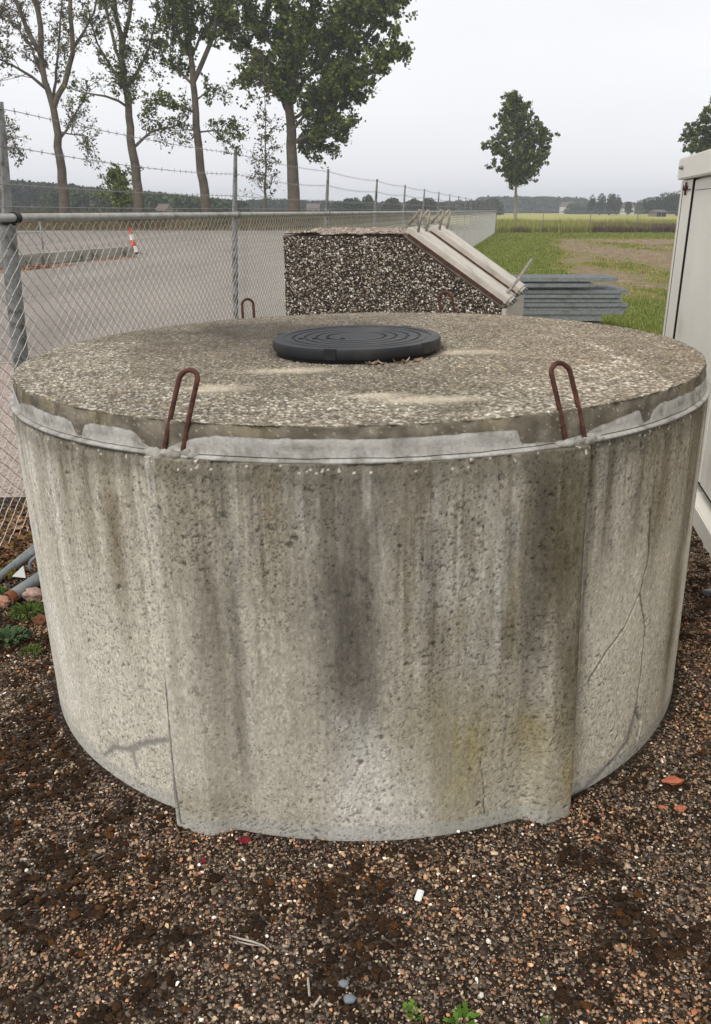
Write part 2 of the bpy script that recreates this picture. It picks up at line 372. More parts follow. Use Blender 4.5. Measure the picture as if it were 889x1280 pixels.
# ------------------------------------------------------------------ concrete tank
TC = np.array([0.03, 3.098]); RW = 1.232; TANK_Z = float(zt(0.03, 3.085)); TILT = -R_(1.2)
tank = empty('concrete_tank', (0.035, 3.098, TANK_Z)); tank.rotation_euler = (-R_(0.4), TILT, 0)
tag(tank, 'large round weathered concrete tank with a slab lid, streaked with dark stains, standing on gravel', 'tank')
WT, LT = 1.096, 1.182; TH = LT - WT - 0.001                  # top of wall, top of lid slab
def wall_hit(x, y, R=RW):             # photo position -> (angle in degrees from the front, local height)
    d = ray(x, y); ox, oy = -0.03, -3.098
    a = d[0] ** 2 + d[1] ** 2; b = 2 * (ox * d[0] + oy * d[1]); c_ = ox * ox + oy * oy - R * R
    t = (-b - math.sqrt(max(b * b - 4 * a * c_, 0))) / (2 * a)
    X = ox + d[0] * t; Yq = oy + d[1] * t; z = CAM_H + d[2] * t
    return math.degrees(math.atan2(X, -Yq)), z - 0.021 * X
# wall surface: fine in front, coarser behind
ph = np.concatenate([np.arange(-105, 105, 0.16), np.arange(105, 255, 1.0)])
zz = np.linspace(-0.03, WT, 270)
PH, ZZ = np.meshgrid(ph, zz)
p = PH.ravel(); z = ZZ.ravel(); u = np.radians(p) * RW
amp = 0.022 + 0.028 * (1 - sstep(0.0, 0.9, z))
def boss(pp):
    a = sstep(-26.1, -25.6, pp) * (1 - sstep(-21.0, -17.0, pp))
    b_ = sstep(20.5, 24, pp) * (1 - sstep(27.4, 28.4, pp))
    return np.maximum(a, b_)
pw = ((p + 180) % 360) - 180
bss = np.maximum(boss(pw), boss(((pw + 360) % 360) - 180))
r = RW - 0.006 + amp * bss + 0.010 * sstep(27.6, 26.0, np.abs(pw - 1.0)) + 0.006 * (np.abs(pw) > 153)
r = r + 0.0020 * (fbm(u * 2.2, z * 1.6, 5, 2) - 0.5) + 0.0008 * (fbm(u * 40, z * 22, 6, 4) - 0.5) + 0.0007 * (fbm(u * 130, z * 45, 7, 3) - 0.5)
# pits and blow holes
pits = np.zeros_like(p)
clus = fbm(u * 4.5, z * 3.5, 35, 3)
for sc, thr, dep, rad_, sd_ in ((170, 0.84, 0.0008, 0.36, 31), (105, 0.89, 0.0013, 0.30, 32), (52, 0.93, 0.0022, 0.22, 33), (24, 0.975, 0.0032, 0.19, 34)):
    wu = u + 0.35 / sc * (fbm(u * sc * 1.7, z * sc * 1.7, sd_, 3) - 0.5) * 2; wz = z + 0.35 / sc * (fbm(u * sc * 1.7, z * sc * 1.7, sd_ + 3, 3) - 0.5) * 2
    d1_, d2_, ra, rb = voro(wu * sc * 0.8, wz * sc * 1.25, sd_)
    pit = (ra > thr - 0.75 * (clus - 0.45)) * np.clip(1 - d1_ / (rad_ * (0.4 + 0.9 * rb)), 0, 1)
    pits = np.maximum(pits, pit * (0.55 + 0.45 * rb)); r = r - dep * sstep(0, 0.6, pit)
# crumbly upper arris
arr = sstep(WT - 0.035, WT, z); r = r - arr * (0.003 + 0.010 * vn(u * 45, z * 45, 8) * vn(u * 11, z * 0, 9))
# cracks traced on the surface
def poly_dist(pts):
    P = [wall_hit(*q) for q in pts]; best = np.full(p.shape, 9.0)
    U = [(math.radians(a) * RW, b) for a, b in P]
    jx = u + 0.007 * (fbm(u * 40, z * 40, 71, 3) - 0.5); jz = z + 0.007 * (fbm(u * 40, z * 40, 72, 3) - 0.5)
    for (a0, b0), (a1, b1) in zip(U[:-1], U[1:]):
        dx, dz = a1 - a0, b1 - b0; t = np.clip(((jx - a0) * dx + (jz - b0) * dz) / (dx * dx + dz * dz + 1e-9), 0, 1)
        best = np.minimum(best, np.hypot(jx - a0 - t * dx, jz - b0 - t * dz))
    return best
cr_thin = np.minimum(poly_dist([(822, 640), (818, 700), (806, 745), (811, 790), (805, 840), (797, 890)]), poly_dist([(806, 745), (785, 790), (762, 820), (740, 855)]))
cr_thin = np.minimum(cr_thin, poly_dist([(188, 590), (196, 650), (206, 740), (213, 800), (222, 880), (230, 960), (238, 1018)]) * 1.1)
cr_thin = np.minimum(cr_thin, poly_dist([(603, 1020), (603, 985), (600, 955)]) * 2.6)
gl = poly_dist([(128, 948), (140, 937), (160, 942), (182, 932), (214, 930), (224, 955), (232, 990)])
gl = np.minimum(gl, poly_dist([(163, 942), (168, 962)])); gl = np.minimum(gl, poly_dist([(207, 760), (214, 850), (222, 925)]) * 0.9)
gl = np.minimum(gl, poly_dist([(797, 890), (785, 930), (765, 955), (735, 985), (718, 1000)]) * 0.8)
hole = poly_dist([(798, 892), (802, 905), (798, 925)])
crack = np.clip(1.5 - cr_thin / 0.0034, 0, 1); hol = np.clip(1 - hole / 0.012, 0, 1)
patch = np.clip(1.25 - gl / (0.006 + 0.012 * vn(u * 20, z * 20, 44)), 0, 1)
r = r - 0.004 * crack - 0.02 * hol - 0.001 * patch
# colour: base concrete, streaks, stains, algae, boss shade
base = np.array([0.51, 0.472, 0.385]); lightc = np.array([0.635, 0.605, 0.53]); greyc = np.array([0.36, 0.35, 0.315])
n1 = fbm(u * 3, z * 1.3, 51, 5)[:, None]; n2 = fbm(u * 70, z * 6, 52, 4); n3 = fbm(u * 160, z * 60, 53, 3); n4 = fbm(u * 22, z * 1.4, 54, 4)
s1_ = fbm(u * 26, z * 1.8, 54, 4); s2_ = fbm(u * 95, z * 5.0, 55, 3); s3_ = fbm(u * 9, z * 0.9, 56, 4); sp1 = fbm(u * 210, z * 110, 57, 2); sp2 = fbm(u * 60, z * 45, 58, 4); bl = fbm(u * 14, z * 10, 59, 4)
col = base + (lightc - base) * sstep(0.42, 0.66, n1)
hgt = sstep(0.15, 1.0, z)                      # weathering is heavier towards the top
gr_ = np.clip((s1_ - 0.42) * 2.2, 0, 1) * 0.45 + np.clip((s3_ - 0.40) * 2.4, 0, 1) * 0.40 + np.clip((s2_ - 0.45) * 2.5, 0, 1) * 0.35
gr_ = np.clip((gr_ * (0.35 + 0.95 * hgt) + 0.16 * hgt * sstep(-5, 12, pw)) * np.where(pw < -26, 0.50, np.where(pw > 28, 0.35 + 0.65 * sstep(0.5, 1.05, z), 1.0 + 0.25 * sstep(-5, 12, pw))), 0, 0.88)
brownish = np.array([0.20, 0.168, 0.115]); col = col + (brownish - col) * gr_[:, None]
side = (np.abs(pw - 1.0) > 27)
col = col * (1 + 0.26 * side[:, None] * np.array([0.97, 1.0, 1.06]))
stain_shade_list = [  # photo x, y top, y bottom, half width, strength, colour key
    (440, 590, 960, 48, 0.60, 'k'), (452, 640, 880, 32, 0.60, 'k'), (425, 740, 930, 24, 0.42, 'k'), (482, 590, 720, 22, 0.45, 'k'), (372, 590, 700, 10, 0.35, 'k'),
    (345, 590, 760, 15, 0.78, 'b'), (330, 590, 650, 30, 0.45, 'b'), (300, 600, 1020, 12, 0.45, 'k'), (270, 690, 930, 16, 0.35, 'k'), (232, 590, 720, 26, 0.5, 'b'),  # the two dark ones by the left boss paint its shading, others are stains
    (690, 585, 830, 26, 0.95, 'o'), (715, 585, 950, 20, 0.72, 'o'), (670, 600, 960, 14, 0.5, 'k'), (735, 585, 800, 8, 0.7, 'o'),
    (640, 640, 840, 10, 0.5, 'k'), (620, 590, 720, 20, 0.38, 'o'), (575, 590, 700, 26, 0.48, 'o'), (545, 600, 880, 12, 0.4, 'k'), (508, 590, 660, 14, 0.3, 'b'),
    (560, 760, 900, 60, 0.35, 'o'), (600, 850, 960, 50, 0.50, 'g'), (545, 860, 1030, 38, 0.60, 'g'), (585, 900, 1040, 32, 0.55, 'y'), (652, 890, 1010, 22, 0.55, 'y'), (698, 920, 1030, 19, 0.95, 'y'), (688, 860, 960, 14, 0.6, 'g'),
    (700, 800, 930, 12, 0.55, 'o'), (645, 700, 800, 7, 0.4, 'y'), (575, 760, 800, 8, 0.5, 'y'), (510, 900, 1010, 22, 0.3, 'g'),
    (88, 570, 700, 6, 0.75, 'b'), (118, 580, 760, 10, 0.55, 'b'), (150, 580, 800, 15, 0.72, 'b'), (172, 590, 720, 10, 0.55, 'b'), (60, 560, 650, 8, 0.3, 'b'),
    (770, 580, 760, 14, 0.5, 'k'), (800, 565, 740, 10, 0.45, 'k'), (830, 550, 740, 9, 0.62, 'b'), (855, 545, 850, 6, 0.6, 'b'), (845, 560, 900, 4, 0.5, 'b'), (868, 540, 700, 4, 0.6, 'k'), (760, 620, 700, 10, 0.4, 'b')]
SC = {'k': (0.092, 0.081, 0.066), 'b': (0.20, 0.165, 0.105), 'o': (0.115, 0.098, 0.058), 'g': (0.235, 0.205, 0.115), 'y': (0.29, 0.235, 0.095)}
front = np.abs(p) < 104
for (sx, y0, y1, hw, st, key) in stain_shade_list:
    a0, z0 = wall_hit(sx, y0); a1, z1 = wall_hit(sx, y1); aL, _ = wall_hit(sx - hw, (y0 + y1) / 2) if sx - hw > 45 else (a0 - 4, 0); aR, _ = wall_hit(min(sx + hw, 862), (y0 + y1) / 2)
    w = max(abs(aR - aL) / 2, 0.8); ac = (a0 + a1) / 2
    wob = 1.6 * (fbm(u * 6, z * 3.5, int(sx), 3) - 0.5) * w * 0.8
    q = np.exp(-(((p - ac) + wob) / w) ** 2)
    top_open = 1 if y0 < 620 else 0
    f0 = 1.0 if top_open else (1 - sstep(z0 - 0.10, z0 + 0.06, z))
    fz = f0 * sstep(z1 - 0.16, z1 + 0.36, z)
    tex = 0.45 + 1.1 * (0.5 * n2 + 0.3 * n3 + 0.2 * fbm(u * 12, z * 9, int(sx) + 3, 4))
    k = np.clip(q * fz * st * 1.15, 0, 1.2); k = np.clip((k + 0.9 * (0.38 * n2 + 0.22 * s2_ + 0.4 * bl - 0.5) * np.minimum(k * 2.5, 1)) * (0.72 + 0.5 * sp2), 0, 0.95) * front
    col = col + (np.array(SC[key]) - col) * k[:, None]
# narrow run-off streaks from the rim, each with a crisp edge
gs = np.random.default_rng(77)
for k_ in range(230):
    c0 = gs.uniform(-80, 80); wd_ = gs.uniform(0.10, 0.75) ** 1.3; ln_ = gs.uniform(0.05, 0.75) * gs.uniform(0.4, 1); st_ = gs.uniform(0.12, 0.42); z0_ = WT if gs.random() < 0.75 else gs.uniform(0.4, 1.0)
    m_ = np.abs(p - c0) < 3
    wob_ = 0.8 * (vn(z[m_] * 5 + k_, z[m_] * 0 + k_, 301) - 0.5); dd_ = np.abs(p[m_] - c0 - wob_)
    e_ = (1 - sstep(wd_ * 0.75, wd_, dd_)) * sstep(z0_ - ln_, z0_ - ln_ * 0.3, z[m_]) * (z[m_] <= z0_) * (0.6 + 0.6 * s2_[m_])
    tgt = np.array([0.13, 0.115, 0.085]) if gs.random() < 0.72 else np.array([0.66, 0.64, 0.58])
    if tgt[0] > 0.5: st_ *= 0.7
    col[m_] = col[m_] + (tgt - col[m_]) * np.clip(e_ * st_, 0, 0.8)[:, None]
# damp dark line below the arris with whitish exposed grains
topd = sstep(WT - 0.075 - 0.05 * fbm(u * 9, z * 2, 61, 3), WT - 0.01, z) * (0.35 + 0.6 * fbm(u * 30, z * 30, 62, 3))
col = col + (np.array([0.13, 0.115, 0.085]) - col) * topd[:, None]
gd1, gd2, gr, gr2 = voro(u * 130, z * 130, 64)
grain = (arr > 0.25) * (gr > 0.94) * (gd1 < 0.45)
col = np.where(grain[:, None], np.array([0.62, 0.58, 0.50]), col)
seam_d = np.abs(p + 26.05 + 0.10 * (fbm(z * 12, z * 0, 311, 3) - 0.5)); se = np.exp(-(seam_d / 0.24) ** 4)
r_seam = se * 0.7; col = col + (np.array([0.10, 0.095, 0.085]) - col) * (se * (0.80 + 0.20 * fbm(z * 9, z * 0, 312, 3)))[:, None]
lip = np.exp(-((p + 25.1) / 0.35) ** 2) * 0.5; col = col + (np.array([0.62, 0.60, 0.54]) - col) * lip[:, None]
lip = np.exp(-((p - 28.9) / 0.45) ** 2) * 0.40 * (1 - sstep(0.85, 1.0, z)); col = col + (np.array([0.66, 0.64, 0.59]) - col) * lip[:, None]
# fine mottling, darker pits, pale mortar skirt at the foot
col = col * (0.30 + 0.62 * sp1 + 0.40 * sp2 + 0.18 * n3 + 0.20 * s2_)[:, None]
fleck = (sp2 > 0.66) & (n3 > 0.5); col = np.where(fleck[:, None], col * 0.62, col); fl2 = (fbm(u * 120, z * 80, 69, 2) > 0.74); col = np.where(fl2[:, None], col * 1.22, col)
foot = (z < 0.025 + 0.03 * fbm(u * 5, z * 0, 66, 3))
col = np.where((foot & (np.abs(p) < 90))[:, None], col * 0.5 + np.array([0.40, 0.40, 0.38]) * 0.5, col)
# green-brown splash zone low on the wall between the bosses
col = col + (np.array([0.17, 0.155, 0.09]) - col) * (0.5 * np.exp(-((z - 0.09) / 0.05) ** 2) * ((p < -17) & (p > -27)) * fbm(u * 14, z * 14, 68, 3))[:, None]
col = col * (1 - 0.66 * np.clip(pits * 2.0, 0, 1))[:, None] * (1 - 0.72 * crack)[:, None] * (1 - 0.75 * hol)[:, None]
col = col + (np.array([0.22, 0.215, 0.20]) - col) * (patch * 0.8)[:, None]
def cyl_pts(pdeg, rr, zq): a = np.radians(pdeg); return np.stack([rr * np.sin(a), -rr * np.cos(a), zq], 1)
V = cyl_pts(p, r, z); nph, nzz = len(ph), len(zz)
# close the wall on top: a flat ledge ring inwards
ledge = cyl_pts(ph, np.full(nph, RW - 0.12), np.full(nph, WT - 0.004)); V = np.concatenate([V, ledge])
col = np.concatenate([col, np.tile([[0.3, 0.27, 0.22]], (nph, 1))])
ii = np.arange(nph * (nzz + 1)).reshape(nzz + 1, nph); j = np.roll(ii, -1, axis=1)
F = np.stack([ii[:-1].ravel(), j[:-1].ravel(), j[1:].ravel(), ii[1:].ravel()], 1)
mw = mat('weathered_concrete', tint=True, rough=0.92, spec=0.15, noise=(260, 0.26), bump=(330, 0.4, 0.002))
N = mw.node_tree; L = N.links
wall = mesh_np('wall', V, F, mw, tank, col=col, smooth=True)
# cover slab with exposed aggregate
nr, na = 300, 1500
RL = 1.209
rr = np.concatenate([np.linspace(0.02, RL - 0.004, nr), [RL - 0.001], np.full(22, RL), [RL - 0.03]])
rzz = np.concatenate([np.full(nr, LT), [LT - 0.0015], np.linspace(LT - 0.004, LT - TH, 22), [LT - TH - 0.001]])
aa = np.linspace(0, 2 * math.pi, na, endpoint=False)
RR, AA = np.meshgrid(rr, aa, indexing='ij'); RZ = np.repeat(rzz[:, None], na, 1)
x = (RR * np.sin(AA)).ravel(); y = (-RR * np.cos(AA)).ravel(); zq = RZ.ravel().copy(); rf = RR.ravel(); af = AA.ravel()
top = np.repeat((np.arange(len(rr)) < nr)[:, None], na, 1).ravel()
d1_, d2_, ra, rb = voro(x * 128 + 0.7 * vn(x * 60, y * 60, 3), y * 128, 81); e1, e2, ea, eb = voro(x * 210, y * 210, 82)
stone_h = np.clip(1 - (d1_ * 1.25) ** 2, 0, 1) * (ra > 0.3)
rg = fbm(x * 2.2, y * 2.2, 83, 4)
zq += np.where(top, 0.0038 * stone_h + 0.0012 * (1 - e1) + 0.006 * (rg - 0.5), 0)
pal = np.array([[0.30, 0.265, 0.205], [0.38, 0.335, 0.265], [0.21, 0.185, 0.145], [0.50, 0.46, 0.39], [0.155, 0.135, 0.11], [0.33, 0.26, 0.19], [0.60, 0.56, 0.49]])
pk = np.searchsorted([0.30, 0.46, 0.70, 0.74, 0.90, 0.975], rb); cst = pal[pk]
mort = np.array([0.16, 0.138, 0.11]); cs = mort + (cst - mort) * sstep(0.1, 0.55, stone_h)[:, None]
# darker grimy film behind left of the cover, paler worn zone along the front and right
film = np.exp(-(((x + 0.35) / 0.55) ** 2 + ((y - 0.45) / 0.5) ** 2)) * (0.4 + 0.9 * fbm(x * 5, y * 5, 84, 4))
cs = cs + (np.array([0.085, 0.073, 0.062]) - cs) * np.clip(film * 1.15, 0, 0.82)[:, None]
rimw = sstep(0.62, 1.1, rf) * (fbm(x * 4, y * 4, 85, 4)) * (y < 0.3) * (x < 0.9)
white = (rb > 0.78) & (rimw > 0.26) & (ra > 0.3)
cs = np.where((white & top)[:, None], cs * 0.3 + np.array([0.68, 0.64, 0.56]) * 0.75, cs)
pink = sstep(0.1, 0.9, x) * 0.28
cs = cs * (1 + pink[:, None] * np.array([0.55, 0.40, 0.28]))
grain2 = (0.62 + 0.76 * ea)[:, None]; cs = cs * grain2
cs = cs * (0.62 + 0.52 * fbm(x * 9, y * 9, 88, 4))[:, None] * np.array([0.97, 0.955, 0.915])
for (sx, sy, wx, wy) in ((-0.42, -0.72, 0.10, 0.06), (-0.22, -0.45, 0.15, 0.055), (0.17, -0.93, 0.16, 0.05), (0.36, -0.15, 0.17, 0.06), (0.05, -0.86, 0.10, 0.04)):
    q = np.exp(-(((x - sx) / wx) ** 2 + ((y - sy) / wy) ** 2)) * (0.5 + fbm(x * 18, y * 18, 86, 3))
    cs = cs + (np.array([0.56, 0.48, 0.365]) - cs) * np.clip(q - 0.15, 0, 0.75)[:, None]
lich = (fbm(x * 26, y * 26, 87, 4) > 0.735) & top
cs = np.where(lich[:, None], cs * 0.75 + np.array([0.34, 0.22, 0.07]) * 0.25, cs)
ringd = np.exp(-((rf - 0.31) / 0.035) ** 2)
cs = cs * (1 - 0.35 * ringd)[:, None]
ua = af * RL
sidec = np.array([0.185, 0.162, 0.122]) * (0.55 + 0.9 * fbm(ua * 25, zq * 40, 91, 4))[:, None] + (fbm(ua * 7, zq * 3, 92, 3) > 0.60)[:, None] * np.array([0.02, 0.014, -0.005])
drp = fbm(ua * 30, zq * 4, 94, 3); sidec = sidec * (0.75 + 0.4 * sstep(0.3, 0.7, drp))[:, None]
sg = voro(ua * 150, zq * 150, 93)
sidec = np.where(((sg[2] > 0.93) & (sg[0] < 0.35))[:, None], np.array([0.36, 0.33, 0.27]), sidec)
cs = np.where(top[:, None], cs, sidec)
edge_chip = (~top) * (vn(ua * 38, zq * 0 + 3, 95) * vn(ua * 9, zq * 0, 96)) * 0.014 * sstep(LT - 0.03, LT - 0.002, zq)
rf2 = rf - edge_chip - (~top) * 0.0015 * vn(ua * 160, zq * 160, 97)
V = np.stack([rf2 * np.sin(af), -rf2 * np.cos(af), zq], 1)
ii = np.arange(len(rr) * na).reshape(len(rr), na); j = np.roll(ii, -1, axis=1)
F = np.stack([ii[:-1].ravel(), ii[1:].ravel(), j[1:].ravel(), j[:-1].ravel()], 1)
ms_ = mat('exposed_aggregate_slab', tint=True, rough=0.9, spec=0.15, noise=(300, 0.25), bump=(400, 0.5, 0.002))
mesh_np('cover_slab', V, F, ms_, tank, col=np.clip(cs, 0.01, 0.9), smooth=True)
# grey mortar seal between slab and wall, its upper edge uneven with gaps
def seal_h(pd):
    px_ = [-180, -75, -66, -60, -57, -52, -42, -40.4, -39.4, -38.2, -37.4, -36, -29, -28, -27, -25.6, -24, -22, -20, -17, 0, 16, 18.6, 19.2, 23, 28, 30, 34, 38, 38.6, 39.4, 40.6, 41.2, 43, 62, 80, 180]
    hh = [0.6, 0.6, 0.75, 0.35, 0.52, 0.62, 0.60, 0.52, 0.16, 0.14, 0.50, 0.62, 0.60, 0.50, 0.24, 0.08, 0.16, 0.36, 0.52, 0.66, 0.62, 0.65, 0.62, 0.20, 0.12, 0.20, 0.34, 0.50, 0.62, 0.36, 0.13, 0.16, 0.5, 0.62, 0.60, 0.62, 0.6]
    return np.interp(pd, px_, hh)
sp = np.arange(-180, 180, 0.25); us = np.radians(sp) * RL; H = seal_h(sp + 0.5 * (fbm(us * 30, us * 0, 105, 3) - 0.5)) + 0.08 * (fbm(us * 40, us * 0, 101, 4) - 0.5) + 0.05 * (fbm(us * 8, us * 0, 102, 3) - .5)
H = np.clip(H, 0.06, 0.95); hz = TH * H
wv = 0.0035 * (fbm(us * 14, us * 0, 103, 3) - 0.5)
wv2 = 0.003 * (fbm(us * 60, us * 0, 104, 3) - 0.5)
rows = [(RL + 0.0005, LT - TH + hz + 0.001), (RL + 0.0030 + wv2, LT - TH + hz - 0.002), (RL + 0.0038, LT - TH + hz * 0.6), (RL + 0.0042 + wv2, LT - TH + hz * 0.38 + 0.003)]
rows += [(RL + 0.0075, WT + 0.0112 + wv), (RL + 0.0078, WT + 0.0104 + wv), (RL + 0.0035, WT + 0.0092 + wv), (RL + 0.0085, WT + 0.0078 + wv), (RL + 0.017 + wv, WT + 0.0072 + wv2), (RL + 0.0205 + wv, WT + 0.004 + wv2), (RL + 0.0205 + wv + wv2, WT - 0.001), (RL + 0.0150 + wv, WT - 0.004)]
V = np.concatenate([cyl_pts(sp, np.full(len(sp), 1.0) * a, np.full(len(sp), 1.0) * b) for a, b in rows]); n_ = len(sp)
ii = np.arange(len(rows) * n_).reshape(len(rows), n_); j = np.roll(ii, -1, axis=1)
F = np.stack([ii[:-1].ravel(), ii[1:].ravel(), j[1:].ravel(), j[:-1].ravel()], 1)
rc_ = np.repeat(np.arange(len(rows)), n_); uu_ = np.tile(us, len(rows)); zz2 = V[:, 2]
sc_ = np.array([0.42, 0.405, 0.37]) * (0.72 + 0.5 * fbm(uu_ * 16, zz2 * 40, 321, 4))[:, None]
dirt_ = sstep(0.5, 0.7, fbm(uu_ * 22, zz2 * 30, 322, 4)) * 0.6; sc_ = sc_ + (np.array([0.17, 0.15, 0.12]) - sc_) * dirt_[:, None]
groove_shade = np.isin(rc_, [5, 6]) * (0.35 + 0.65 * fbm(uu_ * 5, uu_ * 0, 323, 3)) + np.isin(rc_, [0, 10, 11]) * 0.6; sc_ = sc_ + (np.array([0.045, 0.04, 0.035]) - sc_) * np.clip(groove_shade, 0, 0.95)[:, None]  # groove, upper edge and bead underside darkened to paint in shadow lines
mesh_np('mortar_seal', V, F, mat('stained_shaded_mortar', tint=True, rough=0.88, spec=0.2, noise=(90, 0.18), bump=(120, 0.6, 0.003)), tank, col=sc_, smooth=True)
# mortar blobs round the loops' feet
def blob(c, r, n=160, seed=0, sq=(1, 1, 1)):
    g_ = np.random.default_rng(seed); i = np.arange(n) + 0.5; th = np.pi * (1 + 5 ** 0.5) * i; zf = 1 - 2 * i / n; rq = np.sqrt(1 - zf * zf)
    return np.stack([rq * np.cos(th), rq * np.sin(th), zf], 1)
import bmesh
def ico(sub):
    bm = bmesh.new(); bmesh.ops.create_icosphere(bm, subdivisions=sub, radius=1); V = np.array([v.co[:] for v in bm.verts]); F = np.array([[v.index for v in f.verts] for f in bm.faces]); bm.free(); return V, F
I1, IF1 = ico(1); I2, IF2 = ico(2); I3, IF3 = ico(3)
def lump(c, d, seed, base=(I3, IF3), rough=0.25, fr=2.5, flat=None):
    V0, F0 = base; n = fbm(V0[:, 0] * fr + seed * 3.1, V0[:, 1] * fr + V0[:, 2] * 2.3, seed, 3) + fbm(V0[:, 2] * fr + seed, V0[:, 1] * fr, seed + 9, 3) - 1
    V = V0 * (1 + rough * 2 * n)[:, None] * np.array(d)
    return V + np.array(c), F0
for k, (pa, sg_) in enumerate(((-22.7, 1), (26.9, -1), (-154.0, 1), (157.0, -1))):
    Vs = []; Fs = []; n0 = 0
    for q in range(7):
        a = R_(pa + (q - 3) * 0.95); rr_ = RL + 0.013 + 0.005 * math.sin(q * 2.1)
        Vq, Fq = lump((rr_ * math.sin(a), -rr_ * math.cos(a), WT + 0.006), (0.016, 0.012, 0.010 + 0.004 * (q % 2)), 200 + q + 10 * k, base=(I2, IF2), rough=0.5)
        Vs.append(Vq); Fs.append(Fq + n0); n0 += len(Vq)
    o = mesh_np('mortar_lump', np.concatenate(Vs), np.concatenate(Fs), M['seal'], tank, smooth=True)
# lifting loops
def loop(pa, half, h, lean, rad=0.0068):
    a = R_(pa); t = np.array([math.cos(a), math.sin(a), 0]); o_ = np.array([math.sin(a), -math.cos(a), 0]) * (RL + 0.012); o_[2] = WT - 0.03
    P = []; hh = h + 0.03; top_r = half
    for s in (0.0, 0.25, 0.5, 0.75, 1.0): P.append(o_ - t * half * (1 - 0.06 * s) + np.array([0, 0, (hh - top_r) * s]))
    for k in range(1, 12): q = math.pi * k / 12; P.append(o_ - t * math.cos(q) * half * 0.98 + np.array([0, 0, hh - top_r + math.sin(q) * top_r]))
    for s in (1.0, 0.75, 0.5, 0.25, 0.0): P.append(o_ + t * half * (1 - 0.06 * s) + np.array([0, 0, (hh - top_r) * s]))
    P = [q + np.array([lean[0], lean[1], 0]) * ((q[2] - o_[2]) / hh) ** 1.15 for q in P]
    m = MB(); m.tube(P, rad, 10); ob = m.build('lifting_loop', M['rust'], tank, smooth=True); return ob
loop(-22.9, 0.028, 0.210, (0.066, 0.02), 0.0063); loop(26.9, 0.031, 0.203, (-0.060, 0.015), 0.0063); loop(-153.5, 0.031, 0.18, (0.0, 0.0)); loop(157.5, 0.037, 0.19, (-0.03, 0.0))

# ------------------------------------------------------------------ black plastic manhole cover on the slab
mc = empty('manhole_cover', (0.005, 3.035, TANK_Z + LT + 0.001)); mc.rotation_euler = (R_(0.2), TILT, 0)
tag(mc, 'round black ribbed plastic manhole cover in the middle of the concrete lid', 'manhole cover')
m = MB(); m.lathe([(0.286, -0.006), (0.290, 0.0), (0.290, 0.020), (0.284, 0.024), (0.27, 0.024)], 128); m.build('collar', M['plastic_dark'], mc, smooth=True, angle=40)
prof = [(0.296, 0.020), (0.303, 0.022), (0.305, 0.026), (0.305, 0.050), (0.302, 0.0565), (0.296, 0.058), (0.272, 0.058), (0.268, 0.0535), (0.258, 0.0535), (0.254, 0.0572)]
for rc in (0.222, 0.180, 0.138, 0.098):
    prof += [(rc + 0.013, 0.0572), (rc + 0.011, 0.0515), (rc + 0.004, 0.0515), (rc + 0.002, 0.0572)]
prof += [(0.03, 0.0572), (0.0005, 0.0572)]
m = MB(); m.lathe(prof, 160); m.build('lid', M['plastic'], mc, smooth=True, angle=35)
for k, pa in enumerate((-17, 52, 140, -110)):
    m = MB(); a = R_(pa); ax = [(math.cos(a), math.sin(a), 0), (-math.sin(a), math.cos(a), 0), (0, 0, 1)]
    rad = np.array([math.sin(a), -math.cos(a), 0]); m.box(rad * 0.300 + np.array([0, 0, 0.0405]), (0.044, 0.016, 0.037), ax, bevel=0.002)
    m.build('rim_lug', M['plastic'], mc)
for k in range(4):
    m = MB(); cx = -0.20 + 0.05 * k; cy = -0.045 - 0.006 * k
    m.tube([(cx - 0.008, cy, 0.0585), (cx, cy + 0.012, 0.0590), (cx + 0.008, cy, 0.0585)], 0.0016, 6)
    m.build('moulded_mark', M['plastic_dark'], mc)
# curled dry leaves blown against the collar
lf = None
for k, (lx, ly) in enumerate(((0.035, -0.302), (0.048, -0.306), (0.060, -0.301), (0.078, -0.300), (0.128, -0.290), (0.150, -0.283), (0.168, -0.272), (0.205, -0.245))):
    a = random.uniform(0, 6.28); n = 8; V = []; 
    for i in range(n + 1):
        t = i / n; w = 0.007 * math.sin(math.pi * t) ** 0.7 + 0.0004
        for sgn in (-1, 0, 1): V.append(((t - 0.5) * 0.034, sgn * w, 0.006 + 0.010 * (2 * t - 1) ** 2 * 0.8 + 0.004 * abs(sgn)))
    F = [];
    for i in range(n):
        for q in (0, 1): F.append((i * 3 + q, i * 3 + q + 1, i * 3 + q + 4, i * 3 + q + 3))
    m = MB(); m.add(V, F); o = m.build('dry_leaf', mat('dry_leaf', (0.30, 0.20, 0.13) if k % 3 else (0.5, 0.42, 0.33), 0.8, trans=0.15), None, smooth=True)
    o.location = (0.005 + lx, 3.035 + ly, TANK_Z + LT + 0.002 + 0.021 * lx); o.rotation_euler = (random.uniform(0, 0.6), random.uniform(-0.3, 0.3), a)
    tag(o, '%s curled dry leaf from the left along the front foot of the black manhole cover' % ['first', 'second', 'third', 'fourth', 'fifth', 'sixth', 'seventh', 'eighth'][k], 'leaf', 'curled leaves by the manhole cover')

